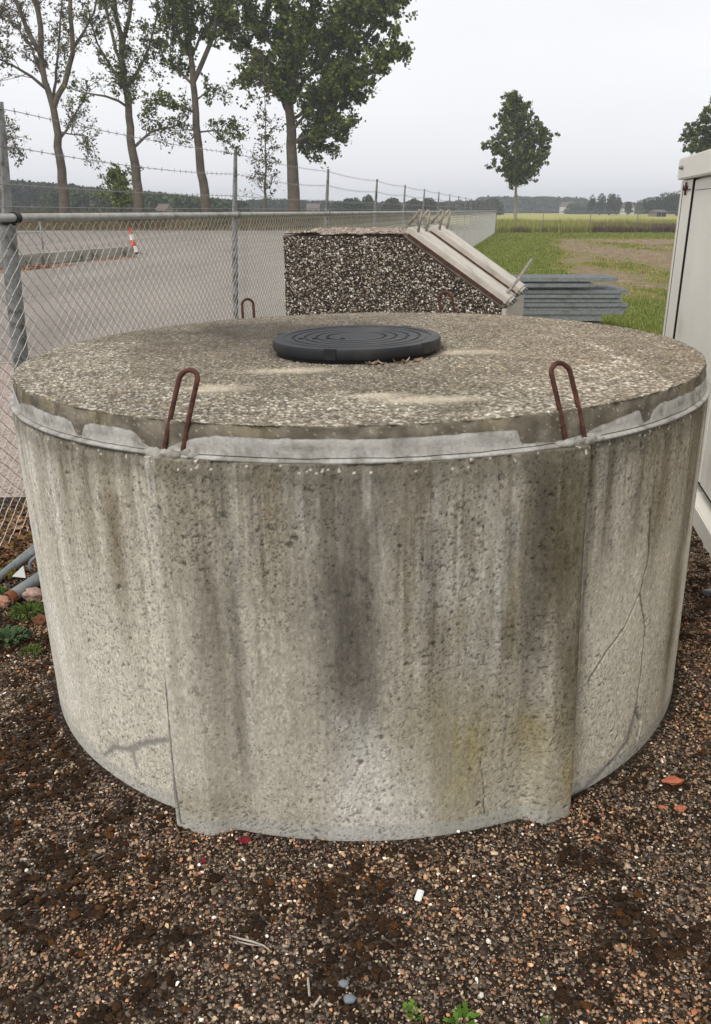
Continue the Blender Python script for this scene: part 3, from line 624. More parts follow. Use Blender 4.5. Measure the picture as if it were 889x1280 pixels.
# ------------------------------------------------------------------ chain-link fences
def FP(Y, z, off=0.0):                       # point on the long fence, leaning slightly
    return np.array([fence_x(Y) + (z - 1.64) * 0.038 * (1 - min(max((Y - 8) / 20, 0), 1)) + off * 0.98, Y - off * 0.195, z])
def chain_mesh(P, s0, s1, z0, z1, w=0.044, rad=0.0017):
    """P(s, z, off) -> point; woven zig-zag wires"""
    ns = int((s1 - s0) / w); dzk = w * 0.88; nk = int((z1 - z0) / dzk) + 1
    S, K = np.meshgrid(np.arange(ns), np.arange(nk), indexing='ij')
    s = s0 + (S + np.where(((K + S) % 2) == 0, -0.5, 0.5) * 1.03) * w + 0.004 * (hsh(S, K, 5) - 0.5); zv = z0 + K * dzk + 0.003 * (hsh(S, K, 6) - 0.5)
    off = np.where((S % 2) == 0, -0.0016, 0.0016)
    Pp = P(s.ravel(), zv.ravel(), off.ravel()).reshape(ns, nk, 3)
    t = np.zeros_like(Pp); t[:, 1:-1] = Pp[:, 2:] - Pp[:, :-2]; t[:, 0] = Pp[:, 1] - Pp[:, 0]; t[:, -1] = Pp[:, -1] - Pp[:, -2]
    t = np.array([0, 0, 1.0]) + 0 * t
    nrm = P(np.array([5.0]), np.array([1.0]), np.array([1.0])) - P(np.array([5.0]), np.array([1.0]), np.array([0.0])); nrm = nrm[0] / np.linalg.norm(nrm[0])
    al = np.cross(nrm, [0, 0, 1.0]); Vv = []
    for q in range(4):
        a = math.pi / 4 + q * math.pi / 2
        Vv.append(Pp + rad * 1.35 * (al * math.cos(a)) + rad * 1.35 * nrm * math.sin(a))
    V = np.stack(Vv, 2)                         # ns, nk, 4, 3
    base = (np.arange(ns)[:, None] * nk + np.arange(nk - 1)[None, :]) * 4
    Fs = [np.stack([base + q, base + (q + 1) % 4, base + 4 + (q + 1) % 4, base + 4 + q], -1).reshape(-1, 4) for q in range(4)]
    return V.reshape(-1, 3), np.concatenate(Fs)
def FPv(s, z, off):
    s = np.asarray(s); lean = (z - 1.64) * 0.038 * (1 - np.clip((s - 8) / 20, 0, 1))
    wave = 0.012 * (fbm(s * 0.9, z * 1.5, 140, 2) - 0.5)
    return np.stack([fence_x(s) + lean + off * 0.98 + wave, s - off * 0.195, z + zt(fence_x(s), s) * (1 - z / 1.64)], -1)
fen = empty('chain_link_fence', (fence_x(30), 30, 0))
FO = np.array([fence_x(30), 30, 0])
tag(fen, 'long grey chain-link fence with barbed wire on top, running away past the tank', 'fence')
Vm, Fm = chain_mesh(FPv, 2.2, 67.9, 0.02, 1.63)
mesh_np('wire_mesh', Vm + np.array([0.03, -0.006, 0]) - FO, Fm, M['wire'], fen)
def fpart(mb, name, mtl, parent=fen, smooth=True):
    mb.v = [tuple(np.array(q) - FO) for q in mb.v]; return mb.build(name, mtl, parent, smooth=smooth, angle=40)
m = MB(); m.tube([FP(y_, 1.635) for y_ in np.linspace(2.0, 67.9, 60)], 0.021, 12); fpart(m, 'top_rail', M['rail'])
post_Y = [4.52, 7.96, 11.55, 15.2, 18.6, 22.0, 25.5, 29.0, 32.6, 36.2, 39.8, 43.4, 47.0, 50.6, 54.2, 57.8, 61.4, 65.0, 67.9]
for k, Y_ in enumerate(post_Y):
    rp = 0.042 if k == 0 else 0.026
    off = -0.052 if k == 0 else -0.03
    m = MB(); zb = float(zt(fence_x(Y_), Y_)) - 0.05
    m.tube([FP(Y_, zb, off), FP(Y_, 0.8, off), FP(Y_, 1.60 if k == 0 else 1.66, off)], rp, 16 if k == 0 else 10)
    po = fpart(m, 'post', M['galv_post'])
    # flat-sided extension carrying the barbed wire
    m = MB(); topz = 2.175
    a0, a1 = FP(Y_, 1.56, off), FP(Y_, topz, off * 0.4)
    m.tube([a0, a0 * 0.5 + a1 * 0.5, a1], [0.034 if k == 0 else 0.026, 0.026 if k == 0 else 0.021, 0.015], 4); fpart(m, 'wire_arm', M['galv_post'], po, False)
    m = MB(); m.tube([FP(Y_ - 0.02, 1.635), FP(Y_ + 0.02, 1.635)], 0.0285, 12); m.tube([FP(Y_, 1.60, off), FP(Y_, 1.625, off)], rp + 0.006, 12)
    fpart(m, 'rail_clamp', M['plastic_dark'] if k == 0 else M['galv_post'], po)
Yw = np.linspace(2.0, 67.9, 200)
for k, (zw, sag) in enumerate(((2.145, 0.02), (1.975, 0.03), (1.795, 0.012), (1.688, 0.004))):
    pts = []
    for y_ in Yw:
        i = np.searchsorted(post_Y, y_); lo = post_Y[i - 1] if i > 0 else 0.8; hi = post_Y[min(i, len(post_Y) - 1)]
        t = (y_ - lo) / max(hi - lo, 1e-3); s_ = -4 * sag * t * (1 - t)
        pts.append(FP(y_, zw + s_, -0.012))
    m = MB(); m.tube(pts, 0.0019, 4)
    if k < 3:
        s_ = 2.2
        while s_ < 40:
            q = np.array([np.interp(s_, Yw, [p_[c_] for p_ in pts]) for c_ in range(3)])
            for b_ in range(2):
                a = random.uniform(0, 3.14); d = np.array([math.cos(a) * 0.3, 0.25 * (-1) ** b_, math.sin(a)]); d = d / np.linalg.norm(d) * 0.016
                m.tube([q - d, q + d], 0.0013, 3, caps=False)
            m.tube([q - np.array([0, 0.008, 0]), q + np.array([0, 0.008, 0])], 0.004, 4)
            s_ += 0.11
        fpart(m, 'barbed_wire', M['barb'], fen, False)
    else: fpart(m, 'tension_wire', M['barb'], fen, False)
# rear fence
RY = 68.0; RX0 = fence_x(68.0) + 0.05
rf_ = empty('chain_link_fence', (RX0, RY, 0)); tag(rf_, 'low chain-link fence crossing the far end of the grass in front of tall reeds', 'fence')
def RP(s, z, off): s = np.asarray(s); return np.stack([s, off + 0 * s, z], -1)
Vm, Fm = chain_mesh(RP, 0.1, 44, 0.03, 1.55, w=0.05, rad=0.0009); mesh_np('wire_mesh', Vm, Fm, M['barb'], rf_)
for k in range(13):
    m = MB(); m.tube([(0.02 + 3.66 * k, 0.03, -0.05), (0.02 + 3.66 * k, 0.03, 1.66)], 0.034, 8); m.build('post', M['galv_post'], rf_, smooth=True)
m = MB(); m.tube([(0, 0, 1.57), (44, 0, 1.57)], 0.024, 6); m.build('top_rail', M['galv_post'], rf_, smooth=True)

# ------------------------------------------------------------------ aggregate block with slanted end, beige planks on the slope
YAW = R_(-16); U = np.array([math.cos(YAW), math.sin(YAW), 0]); W = np.array([-math.sin(YAW), math.cos(YAW), 0]); Z = np.array([0, 0, 1.0])
BO = np.array([-0.505, 6.08, 0.0])
blk = empty('concrete_block', BO, YAW)
tag(blk, 'big dark concrete block of exposed pebbles with a sloping right end, behind the tank', 'concrete block')
BD = 1.35; prof = [(0, 0), (1.54, 0), (1.54, 1.055), (0.86, 1.50), (0.84, 1.51), (0, 1.505)]
m = MB(); m.prism([(a, 0.012, b) for a, b in prof], (0, BD - 0.012, 0)); m.build('core', mat('block_core', (0.045, 0.036, 0.028), 0.95, noise=(50, 0.4), bump=(80, 0.8, 0.01)), blk)
# the pebbled front and left face
def in_prof(a, b):
    return (a > 0.004) & (a < 1.535) & (b < np.where(a < 0.85, 1.50, 1.50 - (a - 0.85) * 0.648)) & (b > 0.0)
pal_b = np.array([[0.62, 0.58, 0.50], [0.44, 0.38, 0.30], [0.30, 0.25, 0.19], [0.17, 0.13, 0.10], [0.09, 0.07, 0.055], [0.75, 0.72, 0.66], [0.40, 0.30, 0.20]])
wts = np.array([0.13, 0.13, 0.13, 0.24, 0.34, 0.06, 0.05]); wts = wts / wts.sum()
def pebbles(P, size, nrmA, pal_, wt, g_, flat=0.55, base=(I1, IF1), yawonly=False, jit=0.20):
    """many small stones as one mesh. P (n,3); size (n,)"""
    n = len(P); V0, F0 = base; k = len(V0)
    V = np.repeat(V0[None], n, 0) * (1 + jit * (g_.random((n, k, 1)) * 2 - 1))
    ax = np.stack([0.75 + 0.6 * g_.random(n), 0.65 + 0.35 * g_.random(n), flat + 0.3 * g_.random(n)], 1)
    V = V * ax[:, None, :]
    a = g_.random(n) * 6.283; ca, sa = np.cos(a)[:, None], np.sin(a)[:, None]
    x_ = V[:, :, 0] * ca - V[:, :, 1] * sa; y_ = V[:, :, 0] * sa + V[:, :, 1] * ca; z_ = V[:, :, 2]
    tx = (g_.random(n) - 0.5)[:, None] * 0.9
    y2 = y_ * np.cos(tx) - z_ * np.sin(tx); z2 = y_ * np.sin(tx) + z_ * np.cos(tx)
    A = np.array(nrmA)            # 3 axes: tangent, tangent, normal
    V = (x_[..., None] * A[0] + y2[..., None] * A[1] + z2[..., None] * A[2]) * size[:, None, None] + P[:, None, :]
    F = (F0[None] + (np.arange(n) * k)[:, None, None]).reshape(-1, 3)
    ci = g_.choice(len(pal_), n, p=wt); c_ = pal_[ci] * (0.7 + 0.6 * g_.random((n, 1)))
    return V.reshape(-1, 3), F, np.repeat(c_, k, 0)
g_ = np.random.default_rng(3); n = 30000
a = g_.random(n) * 1.54; b = g_.random(n) ** 0.8 * 1.51; k = in_prof(a, b); a = a[k]; b = b[k]
Pp = np.stack([a, 0.010 + 0 * a, b], 1); sz = 0.0028 + 0.0062 * g_.random(len(a)) ** 2.0 + 0.004 * (g_.random(len(a)) > 0.96)
o1 = pebbles(Pp, sz, [(1, 0, 0), (0, 0, 1), (0, -1, 0)], pal_b, wts, g_, base=(I1, IF1))
n = 9000; bb = g_.random(n) * 1.50; ww = g_.random(n) * BD
o2 = pebbles(np.stack([0 * bb, ww, bb], 1), 0.004 + 0.005 * g_.random(n), [(0, 1, 0), (0, 0, 1), (-1, 0, 0)], pal_b, wts, g_)
V = np.concatenate([o1[0], o2[0]]); F = np.concatenate([o1[1], o2[1] + len(o1[0])]); cc = np.concatenate([o1[2], o2[2]])
tag(mesh_np('exposed_pebbles', V, F, M['stone'], blk, col=cc, smooth=True), kind='stuff')
# rough crust of soil and grit on top
n = 9000; a = g_.random(n) * 0.86; ww = g_.random(n) * BD
hgt = 0.035 * fbm(a * 9, ww * 5, 151, 3)
o3 = pebbles(np.stack([a, ww, 1.505 + hgt], 1), 0.004 + 0.009 * g_.random(n), [(1, 0, 0), (0, 1, 0), (0, 0, 1)], np.array([[0.28, 0.21, 0.16], [0.36, 0.29, 0.22], [0.12, 0.09, 0.06], [0.46, 0.41, 0.35]]), np.array([0.35, 0.25, 0.25, 0.15]), g_)
tag(mesh_np('gritty_crust', o3[0], o3[1], M['stone'], blk, col=o3[2], smooth=True), kind='stuff')
# slope facing darkened to paint in the gap's shade between planks, beige end facing
sl = np.array([1.54 - 0.86, 0, 1.055 - 1.50]); SLN = np.linalg.norm(sl); s1 = sl / SLN; sn = np.array([-s1[2], 0, s1[0]])
m = MB(); cpt = np.array([1.20, BD / 2 + 0.01, 1.2775]) + sn * 0.014; m.box(cpt, (SLN + 0.03, BD - 0.02, 0.028), [s1, (0, 1, 0), sn], bevel=0.004); m.build('sloping_face', mat('darkened_concrete', (0.20, 0.17, 0.13), 0.95, noise=(20, 0.4), bump=(60, 0.6, 0.006)), blk)
m = MB(); m.box((1.558, BD / 2 + 0.01, 0.52), (0.034, BD - 0.01, 1.06), bevel=0.005); m.build('end_face', M['beige_conc'], blk)
# planks with wire brackets
def plank(y0, wd, sh, lab):
    t0 = empty('plank', BO + U * 0.86 + W * y0 + Z * 1.50, YAW)
    tag(t0, lab, 'plank', 'beige planks on the sloping block')
    ax = [s1, (0, 1, 0), sn]
    m = MB(); c0 = s1 * (SLN / 2 + sh) + sn * 0.052 + np.array([0, wd / 2, 0]); m.box(c0, (SLN + 0.02, wd, 0.045), ax, bevel=0.006); m.box(c0 - sn * 0.003 + s1 * (SLN / 2 + 0.015), (0.02, wd - 0.04, 0.03), ax); m.build('board', M['beige_plank'], t0)
    for e in (0.05, wd - 0.05):     # triangular hoops at the top end
        m = MB(); b0 = s1 * (sh + 0.02) + sn * 0.075 + np.array([0, e, 0])
        m.tube([b0 - s1 * 0.045, b0 + s1 * 0.005 + np.array([0.035, 0, 0.125]), b0 + s1 * 0.012 + np.array([0.045, 0, 0.125]), b0 + s1 * 0.035], [0.010, 0.008, 0.008, 0.010], 8)
        m.build('triangular_hoop', M['hoop'], t0, smooth=True)
    for e in np.linspace(0.05, wd - 0.05, 3):
        m = MB(); b0 = s1 * (SLN + sh + 0.0) + sn * 0.055 + np.array([0, e, 0]); m.tube([b0, b0 + s1 * 0.05], 0.010, 8); m.build('bolt', M['galv_post'], t0, smooth=True)
    m = MB(); m.box(s1 * (SLN / 2 + sh) + sn * 0.03 + np.array([0, 0.004, 0]), (SLN - 0.03, 0.012, 0.02), ax); m.build('edge_strip', mat('rusty_strip', (0.09, 0.04, 0.03), 0.9, noise=(30, 0.4)), t0)
    return t0
plank(0.012, 0.38, 0.0, 'beige plank nearest the camera on the sloping end of the pebbled block')
plank(0.80, 0.42, 0.0, 'beige plank farther back on the sloping end of the pebbled block')
hb = empty('wire_hoop', BO + U * 1.50 + W * 0.2 + Z * 1.09, YAW); tag(hb, 'bent beige metal bar standing at the lower end of the sloping planks', 'metal bar')
m = MB(); m.tube([(-0.08, -0.10, 0.02), (0.0, -0.12, 0.0), (0.03, -0.1, 0.01), (0.10, 0.25, 0.12), (0.16, 0.55, 0.24)], 0.011, 8); m.build('bar', M['hoop'], hb, smooth=True)
m = MB(); m.tube([(0.06, -0.15, -0.12), (0.13, -0.15, -0.118)], 0.014, 8); m.build('bolt', M['galv_post'], hb, smooth=True)

# ------------------------------------------------------------------ stack of galvanised gratings
GS = [  # x right edge (photo), y of the front edge middle, layer x-left metres, thickness, extra
    (752, 399.0), (752, 395.0), (779, 391.0), (786, 386.5), (784, 381.3), (776, 376.0), (778, 370.5), (787, 365.0)]
SY = 12.0
def grating(x0, x1, yf, dep, zc, th, lab):
    g0 = empty('steel_grating', ((x0 + x1) / 2, yf, zc)); tag(g0, lab, 'steel grating', 'galvanised gratings stacked behind the block')
    L_ = x1 - x0; m = MB(); t = 0.014
    m.box((0, 0, 0), (L_, t, th), bevel=0.002); m.box((0, dep, 0), (L_, t, th)); m.box((-L_ / 2 + t / 2, dep / 2, 0), (t, dep - t, th - 0.003)); m.box((L_ / 2 - t / 2, dep / 2, 0), (t, dep - t, th - 0.003))
    m.build('frame', M['galv'], g0)
    m = MB(); nb = 22
    for i in range(1, nb): m.box((0, dep * i / nb, 0.002), (L_ - 2 * t, 0.006, th - 0.012))
    for i in range(1, 34): m.box((-L_ / 2 + L_ * i / 34, dep / 2, th / 2 - 0.006), (0.007, dep - t, 0.007))
    m.build('bars', M['galv'], g0); return g0
ords = ['bottom', 'second', 'third', 'fourth', 'fifth', 'sixth', 'seventh', 'eighth']
for k, (xr, yy) in enumerate(GS):
    x1 = at(xr, yy, SY)[0]; zc = at(xr, yy, SY)[2]
    grating(x1 - 2.05 - 0.05 * (k % 3), x1, SY + 0.02 * (k % 2), 0.92, zc, 0.050, 'grey galvanised steel grating, %s from the bottom of the stack behind the block' % ords[k] if k else 'grey galvanised steel grating at the bottom of the stack behind the block')
zc = at(740, 356.5, SY)[2]; x1 = at(742, 356, SY)[0]
grating(x1 - 2.0, x1, SY - 0.03, 0.5, zc, 0.05, 'shorter steel grating second from the top of the stack, ending left of the one below')
zc = at(740, 349.5, SY)[2]; x1 = at(772, 349, SY)[0]
grating(x1 - 2.3, x1, SY + 0.0, 0.62, zc, 0.055, 'topmost steel grating of the stack with its pale blue-grey top showing')
zb = at(740, 401.5, SY)[2] - 0.006; zg0 = float(zt(3, 12))
for k, xx in enumerate((1.9, at(737, 400, SY)[0])):
    m = MB(); m.box((xx, SY + 0.45, (zb + zg0) / 2 - 0.01), (0.36, 0.84, zb - zg0 + 0.0), bevel=0.01)
    tag(m.build('support_block', M['timber']), 'grey timber block under the %s end of the steel grating stack' % ('left' if k == 0 else 'right'), 'timber block')

# ------------------------------------------------------------------ white cabin on the right
KX, KY = 2.257, 6.14; SLK = 0.19; kd = np.array([-SLK, -1.0, 0]) / math.hypot(1, SLK); kn = np.array([kd[1], -kd[0], 0])   # kd towards the viewer, kn out of the face (left)
cab = empty('white_cabin', (KX, KY, float(zt(KX, KY)))); tag(cab, 'off-white panelled metal cabin at the right edge, beside the tank', 'cabin')
zc0 = float(zt(KX, KY)); CL, CW = 5.2, 2.2
def kb_(mb, s0, s1_, z0, z1, o0, o1, bev=0.0):   # along face s, height z, outwards o
    c = kd * (s0 + s1_) / 2 + kn * (o0 + o1) / 2 + Z * ((z0 + z1) / 2); mb.box(c, (abs(s1_ - s0), abs(o1 - o0), abs(z1 - z0)), [kd, kn, Z], bevel=bev)
H1, H2 = 1.865 - zc0, 2.005 - zc0
m = MB(); kb_(m, 0.012, CL - 0.012, 0.17, H1 + 0.02, -CW + 0.02, -0.034); m.build('wall', M['white_panel'], cab)
m = MB(); kb_(m, 0.0, 0.42, 0.16, H1 - 0.002, -0.10, 0.0, 0.006); m.build('corner_post', M['white_paint'], cab)
m = MB(); kb_(m, CL - 0.2, CL, 0.16, H1 - 0.002, -0.10, 0.0, 0.006); m.build('corner_post', M['white_paint'], cab)
m = MB(); kb_(m, 0.09, 0.108, 0.18, H1 - 0.03, -0.002, 0.0012); m.build('seam', M['dark'], cab)
s_ = 0.455
while s_ < CL - 0.4:
    e_ = min(s_ + 1.30, CL - 0.22)
    m = MB(); kb_(m, s_, e_ - 0.02, 0.19, H1 - 0.01, -0.03, -0.008, 0.004); m.build('panel', M['white_panel'], cab)
    m = MB(); kb_(m, s_ + 0.03, e_ - 0.05, H1 - 0.075, H1 - 0.072, -0.009, -0.0072); m.build('seam', M['dark'], cab)
    s_ = e_ + 0.012
m = MB(); kb_(m, 0.4235, 0.452, 0.19, H1 - 0.003, -0.033, 0.0004); kb_(m, 0.3, 0.4205, 0.19, H1 - 0.003, 0.0, 0.0008) if False else None; kb_(m, 0.4525, CL - 0.2, 0.19, H1 - 0.01, -0.033, -0.0305); m.build('gap', M['dark'], cab)
m = MB(); kb_(m, -0.02, CL + 0.02, H1 + 0.002, H2, -CW - 0.02, 0.03, 0.008); fa_ = m.build('roof_fascia', M['white_paint'], cab)
# low pitched roof sheet
V = []; 
for (s0, o) in ((-0.02, 0.02), (CL + 0.02, 0.02), (CL + 0.02, -CW - 0.02), (-0.02, -CW - 0.02)): V.append(kd * s0 + kn * o + Z * (H2 + 0.001))
for (s0, o) in ((0.7, -CW / 2), (CL - 0.7, -CW / 2)): V.append(kd * s0 + kn * o + Z * (H2 + 0.16))
m = MB(); m.add(V, [(0, 1, 5, 4), (1, 2, 5), (2, 3, 4, 5), (3, 0, 4), (3, 2, 1, 0)]); m.build('roof', M['white_paint'], cab)
m = MB(); kb_(m, 0.0, CL, 0.10, 0.16, -0.14, -0.06); m.build('gap', M['dark'], cab)
m = MB(); kb_(m, 0.0, CL, -0.01, 0.112, -0.13, 0.035, 0.006); m.build('base_rail', M['white_paint'], cab)
def kp(s_, z_, o_): return kd * s_ + kn * o_ + Z * z_
m = MB(); m.tube([kp(0.17, H1 + 0.075, 0.028), kp(0.17, H1 + 0.075, 0.05)], 0.013, 8); m.tube([kp(0.17, H1 + 0.075, 0.045), kp(0.17, H1 + 0.075, 0.058)], 0.008, 6); m.build('bolt', M['galv_post'], cab, smooth=True)
m = MB(); m.tube([kp(0.26, H1 - 0.02, 0.012), kp(0.26, H1 - 0.1, 0.012)], 0.008, 6); m.tube([kp(0.12, H1 - 0.065, 0.006), kp(0.39, H1 - 0.065, 0.006)], 0.0035, 5)
m.tube([kp(0.26, H1 - 0.055, 0.0), kp(0.26, H1 - 0.055, 0.03)], 0.014, 8); m.build('latch', M['rust'], cab, smooth=True)
# bent metal plate on the gravel near the cabin
q = ground_at(877, 746); m = MB(); zq_ = q[2]
m.prism([(q[0], q[1], zq_ + 0.03), (q[0] + 0.30, q[1] - 0.10, zq_ + 0.025), (q[0] + 0.34, q[1] + 0.10, zq_ + 0.035), (q[0] + 0.10, q[1] + 0.03, zq_ + 0.03)], (0.002, 0.0, 0.006))
m.prism([(q[0], q[1], zq_ + 0.03), (q[0] + 0.30, q[1] - 0.10, zq_ + 0.025), (q[0] + 0.30, q[1] - 0.09, zq_ - 0.01), (q[0] + 0.02, q[1] + 0.01, zq_ - 0.01)], (0.001, 0.006, 0.0))
tag(m.build('metal_plate', M['plate']), 'pointed grey metal plate lying on gravel at the right edge', 'metal plate')

# ------------------------------------------------------------------ things beyond the fence
q0 = ground_at(22, 334); q1 = ground_at(164, 320)
hb_ = 0.36; d = (q1 - q0)[:2]; Lb = np.linalg.norm(d); d = d / Lb
nb = 5; ax = [(d[0], d[1], 0), (-d[1], d[0], 0), (0, 0, 1)]; q00 = q0[:2] - d * 14
whereb = ['last concrete barrier beam of the row, ending at the traffic cone', 'concrete barrier beam second from the traffic cone', 'concrete barrier beam third from the traffic cone', 'concrete barrier beam fourth from the cone, by the left fence post', 'concrete barrier beam at the left edge of the photo']
LB = 2.95
for k in range(5):
    c2 = q1[:2] - d * (LB * (k + 0.5) + 0.0); m = MB(); m.box((0, 0, hb_ / 2 + 0.006), (LB - 0.05, 0.36, hb_), bevel=0.03)
    o = m.build('barrier_beam', M['beam_conc']); o.location = (c2[0], c2[1], 0); o.rotation_euler = (0, 0, math.atan2(d[1], d[0]) + R_(random.uniform(-0.6, 0.6)))
    tag(o, whereb[k], 'concrete beam', 'concrete beams on the pavement')
qc = ground_at(169, 317.5)
cn = empty('traffic_cone', (qc[0], qc[1], 0.006)); tag(cn, 'tall red and white traffic cone leaning at the end of the concrete beams', 'traffic cone'); cn.rotation_euler = (0, R_(-7), 0)
m = MB(); m.box((0, 0, 0.03), (0.42, 0.42, 0.05), bevel=0.015); m.build('base', M['rubber'], cn)
def cr(z_): return 0.155 - 0.115 * (z_ / 1.02)
for (z0, z1, mm_) in ((0.05, 0.30, 'cone_white'), (0.30, 0.54, 'cone_red'), (0.54, 0.76, 'cone_white'), (0.76, 1.02, 'cone_red')):
    m = MB(); m.lathe([(cr(z0), z0), (cr(z1), z1)] + ([(0.001, z1)] if z1 > 1 else []), 24); m.build('band', M[mm_], cn, smooth=True, angle=50)
# light bracket of thin grey tubes standing near the beam
qf = ground_at(55, 318); fr = empty('tube_frame', (qf[0], qf[1], 0)); tag(fr, 'thin grey tube frame standing on the pavement behind the barrier beams, near the left post', 'metal frame')
hf = at(53, 274, qf[1])[2]
m = MB(); m.tube([(0, 0, 0), (0, 0, hf)], 0.035, 8); m.build('upright', M['pipe'], fr, smooth=True)
m = MB(); m.tube([(0, 0, hf * 0.62), (-2.6, 0.3, hf * 0.62)], 0.018, 6); m.build('crossbar', M['pipe'], fr, smooth=True)
m = MB(); m.tube([(-2.6, 0.3, 0), (-2.6, 0.3, hf)], 0.035, 8); m.build('upright', M['pipe'], fr, smooth=True)

# leaf litter: piles by the beams and along the fence foot
def leaves(n, cx, cy, sx, sy, size, pal_, g_, zoff=0.008, ang=0.0, seedz=1.0, zfun=zt, pile=0.0):
    a = g_.normal(size=n) * sx; b = g_.normal(size=n) * sy; X = cx + a * math.cos(ang) - b * math.sin(ang); Yv = cy + a * math.sin(ang) + b * math.cos(ang)
    zz_ = zfun(X, Yv) + zoff + g_.random(n) * size * 0.6 * seedz + pile * np.exp(-(a / sx) ** 2 - (b / sy) ** 2) * g_.random(n)
    s = size * (0.6 + 0.8 * g_.random(n)); th = g_.random(n) * 6.283; tl = (g_.random(n) - 0.5) * 1.3; tl2 = (g_.random(n) - 0.5) * 1.3
    ux = np.stack([np.cos(th), np.sin(th), np.sin(tl)], 1); vx = np.stack([-np.sin(th), np.cos(th), np.sin(tl2)], 1)
    Pc = np.stack([X, Yv, zz_], 1); V = np.stack([Pc - ux * s[:, None], Pc - vx * s[:, None] * 0.6, Pc + ux * s[:, None], Pc + vx * s[:, None] * 0.6 + np.array([0, 0, 1]) * s[:, None] * 0.2], 1)
    c_ = pal_[g_.integers(0, len(pal_), n)] * (0.7 + 0.6 * g_.random((n, 1)))
    return V.reshape(-1, 3), np.arange(4 * n).reshape(-1, 4), np.repeat(c_, 4, 0)
g_ = np.random.default_rng(12)
lp = np.array([[0.42, 0.17, 0.11], [0.50, 0.26, 0.17], [0.30, 0.12, 0.07], [0.48, 0.34, 0.24]])
aa_ = math.atan2(d[1], d[0]); parts = []
q = ground_at(45, 336); parts.append(leaves(900, q[0], q[1], 0.75, 0.13, 0.05, lp, g_, ang=aa_, pile=0.08))
q = ground_at(145, 324); parts.append(leaves(260, q[0], q[1], 0.8, 0.10, 0.05, lp, g_, ang=aa_))
q = ground_at(20, 272); 
def join(parts):
    V = np.concatenate([p_[0] for p_ in parts]); off = np.cumsum([0] + [len(p_[0]) for p_ in parts[:-1]]); F = np.concatenate([p_[1] + o_ for p_, o_ in zip(parts, off)]); return V, F, np.concatenate([p_[2] for p_ in parts])
V, F, cc = join(parts); tag(mesh_np('leaf_litter', V, F, M['leaf'], col=cc), 'pinkish fallen leaves heaped along the foot of the concrete beams', 'leaf litter', kind='stuff')
parts = []; lp2 = np.array([[0.30, 0.14, 0.06], [0.16, 0.08, 0.035], [0.42, 0.26, 0.15], [0.09, 0.05, 0.03], [0.22, 0.16, 0.05]])
for k in range(16):
    yq = 4.3 + 0.42 * k; parts.append(leaves(330, fence_x(yq) - 0.12 + random.uniform(-.08, .1), yq, 0.16, 0.24, 0.021, lp2, g_, pile=0.05))
for (x_, y_) in ((10, 665), (30, 672), (18, 650), (40, 690), (8, 690)): q = ground_at(x_, y_); parts.append(leaves(260, q[0], q[1], 0.10, 0.10, 0.016, lp2, g_, pile=0.02))
V, F, cc = join(parts); tag(mesh_np('leaf_litter', V, F, M['leaf'], col=cc), 'brown leaf litter collected along the foot of the chain-link fence', 'leaf litter', kind='stuff')

# grey pipes lying on the ground left of the tank
def pipe(pa, pb, r, lab, z0=0.0, rust=True, z1=None):
    a = ground_at(*pa); b = ground_at(*pb); a = a + Z * (r + z0); b = b + Z * (r + (z0 if z1 is None else z1)); e = empty('metal_pipe', a); tag(e, lab, 'pipe', 'grey pipes on the ground left of the tank')
    dd = b - a; ln = np.linalg.norm(dd); u_ = dd / ln; m = MB()
    x_ = np.cross(u_, Z); x_ /= np.linalg.norm(x_); y_ = np.cross(x_, u_); V = []; n = 20; st = [(0, r * 0.86), (0.0, r), (ln, r), (ln, r * 0.86), (ln - 0.1, r * 0.86)]
    st = [(0.12, r * 0.86)] + st
    for (s_, q_) in st:
        for k in range(n): t = 2 * math.pi * k / n; V.append(u_ * s_ + q_ * (x_ * math.cos(t) + y_ * math.sin(t)))
    F = [(i * n + k, i * n + (k + 1) % n, (i + 1) * n + (k + 1) % n, (i + 1) * n + k) for i in range(len(st) - 1) for k in range(n)]
    m.add(V, F); m.build('tube', M['pipe'], e, smooth=True, angle=40)
    if rust:
        m = MB(); m.tube([u_ * -0.004, u_ * 0.035], r + 0.0015, 20, caps=False); m.tube([u_ * 0.01, u_ * 0.02], r * 0.84, 16); m.build('rusty_end', mat('rusty_end', (0.26, 0.085, 0.035), 0.8, noise=(70, 0.6), bump=(120, 0.9, 0.004)), e, smooth=True, angle=40)
    return e
pipe((11, 757), (110, 690), 0.031, 'thickest grey pipe with a rusty open end, nearest the camera')
pipe((-30, 752), (105, 640), 0.022, 'middle grey pipe lying behind the thick rusty-ended one', rust=False)
pipe((2, 724), (110, 650), 0.020, 'rear grey pipe lying behind the other pipes', rust=False)
pipe((-10, 765), (30, 738), 0.016, 'thin short grey pipe beside the rusty pipe end', rust=False)
hc = ground_at(52, 722); m = MB()
m.tube([hc + Z * 0.03 + np.array([0.07 * math.cos(t) + 0.02, 0.02 + 0.02 * math.cos(t), 0.055 * math.sin(t) + 0.03]) for t in np.linspace(-0.6, 3.6, 16)], 0.009, 8)
tag(m.build('metal_hook', M['pipe'], None, smooth=True), 'curved grey metal hook by the pipes at the tank wall', 'metal hook')
q = ground_at(26, 733); m = MB(); m.prism([q + np.array([-0.035, 0, 0.052]), q + np.array([0.03, 0.0, 0.045]), q + np.array([0.018, 0.02, 0.10])], (0.0, 0.004, 0.0)); tag(m.build('white_scrap', M['white_shard']), 'small white triangular scrap lying on the grey pipes', 'scrap')
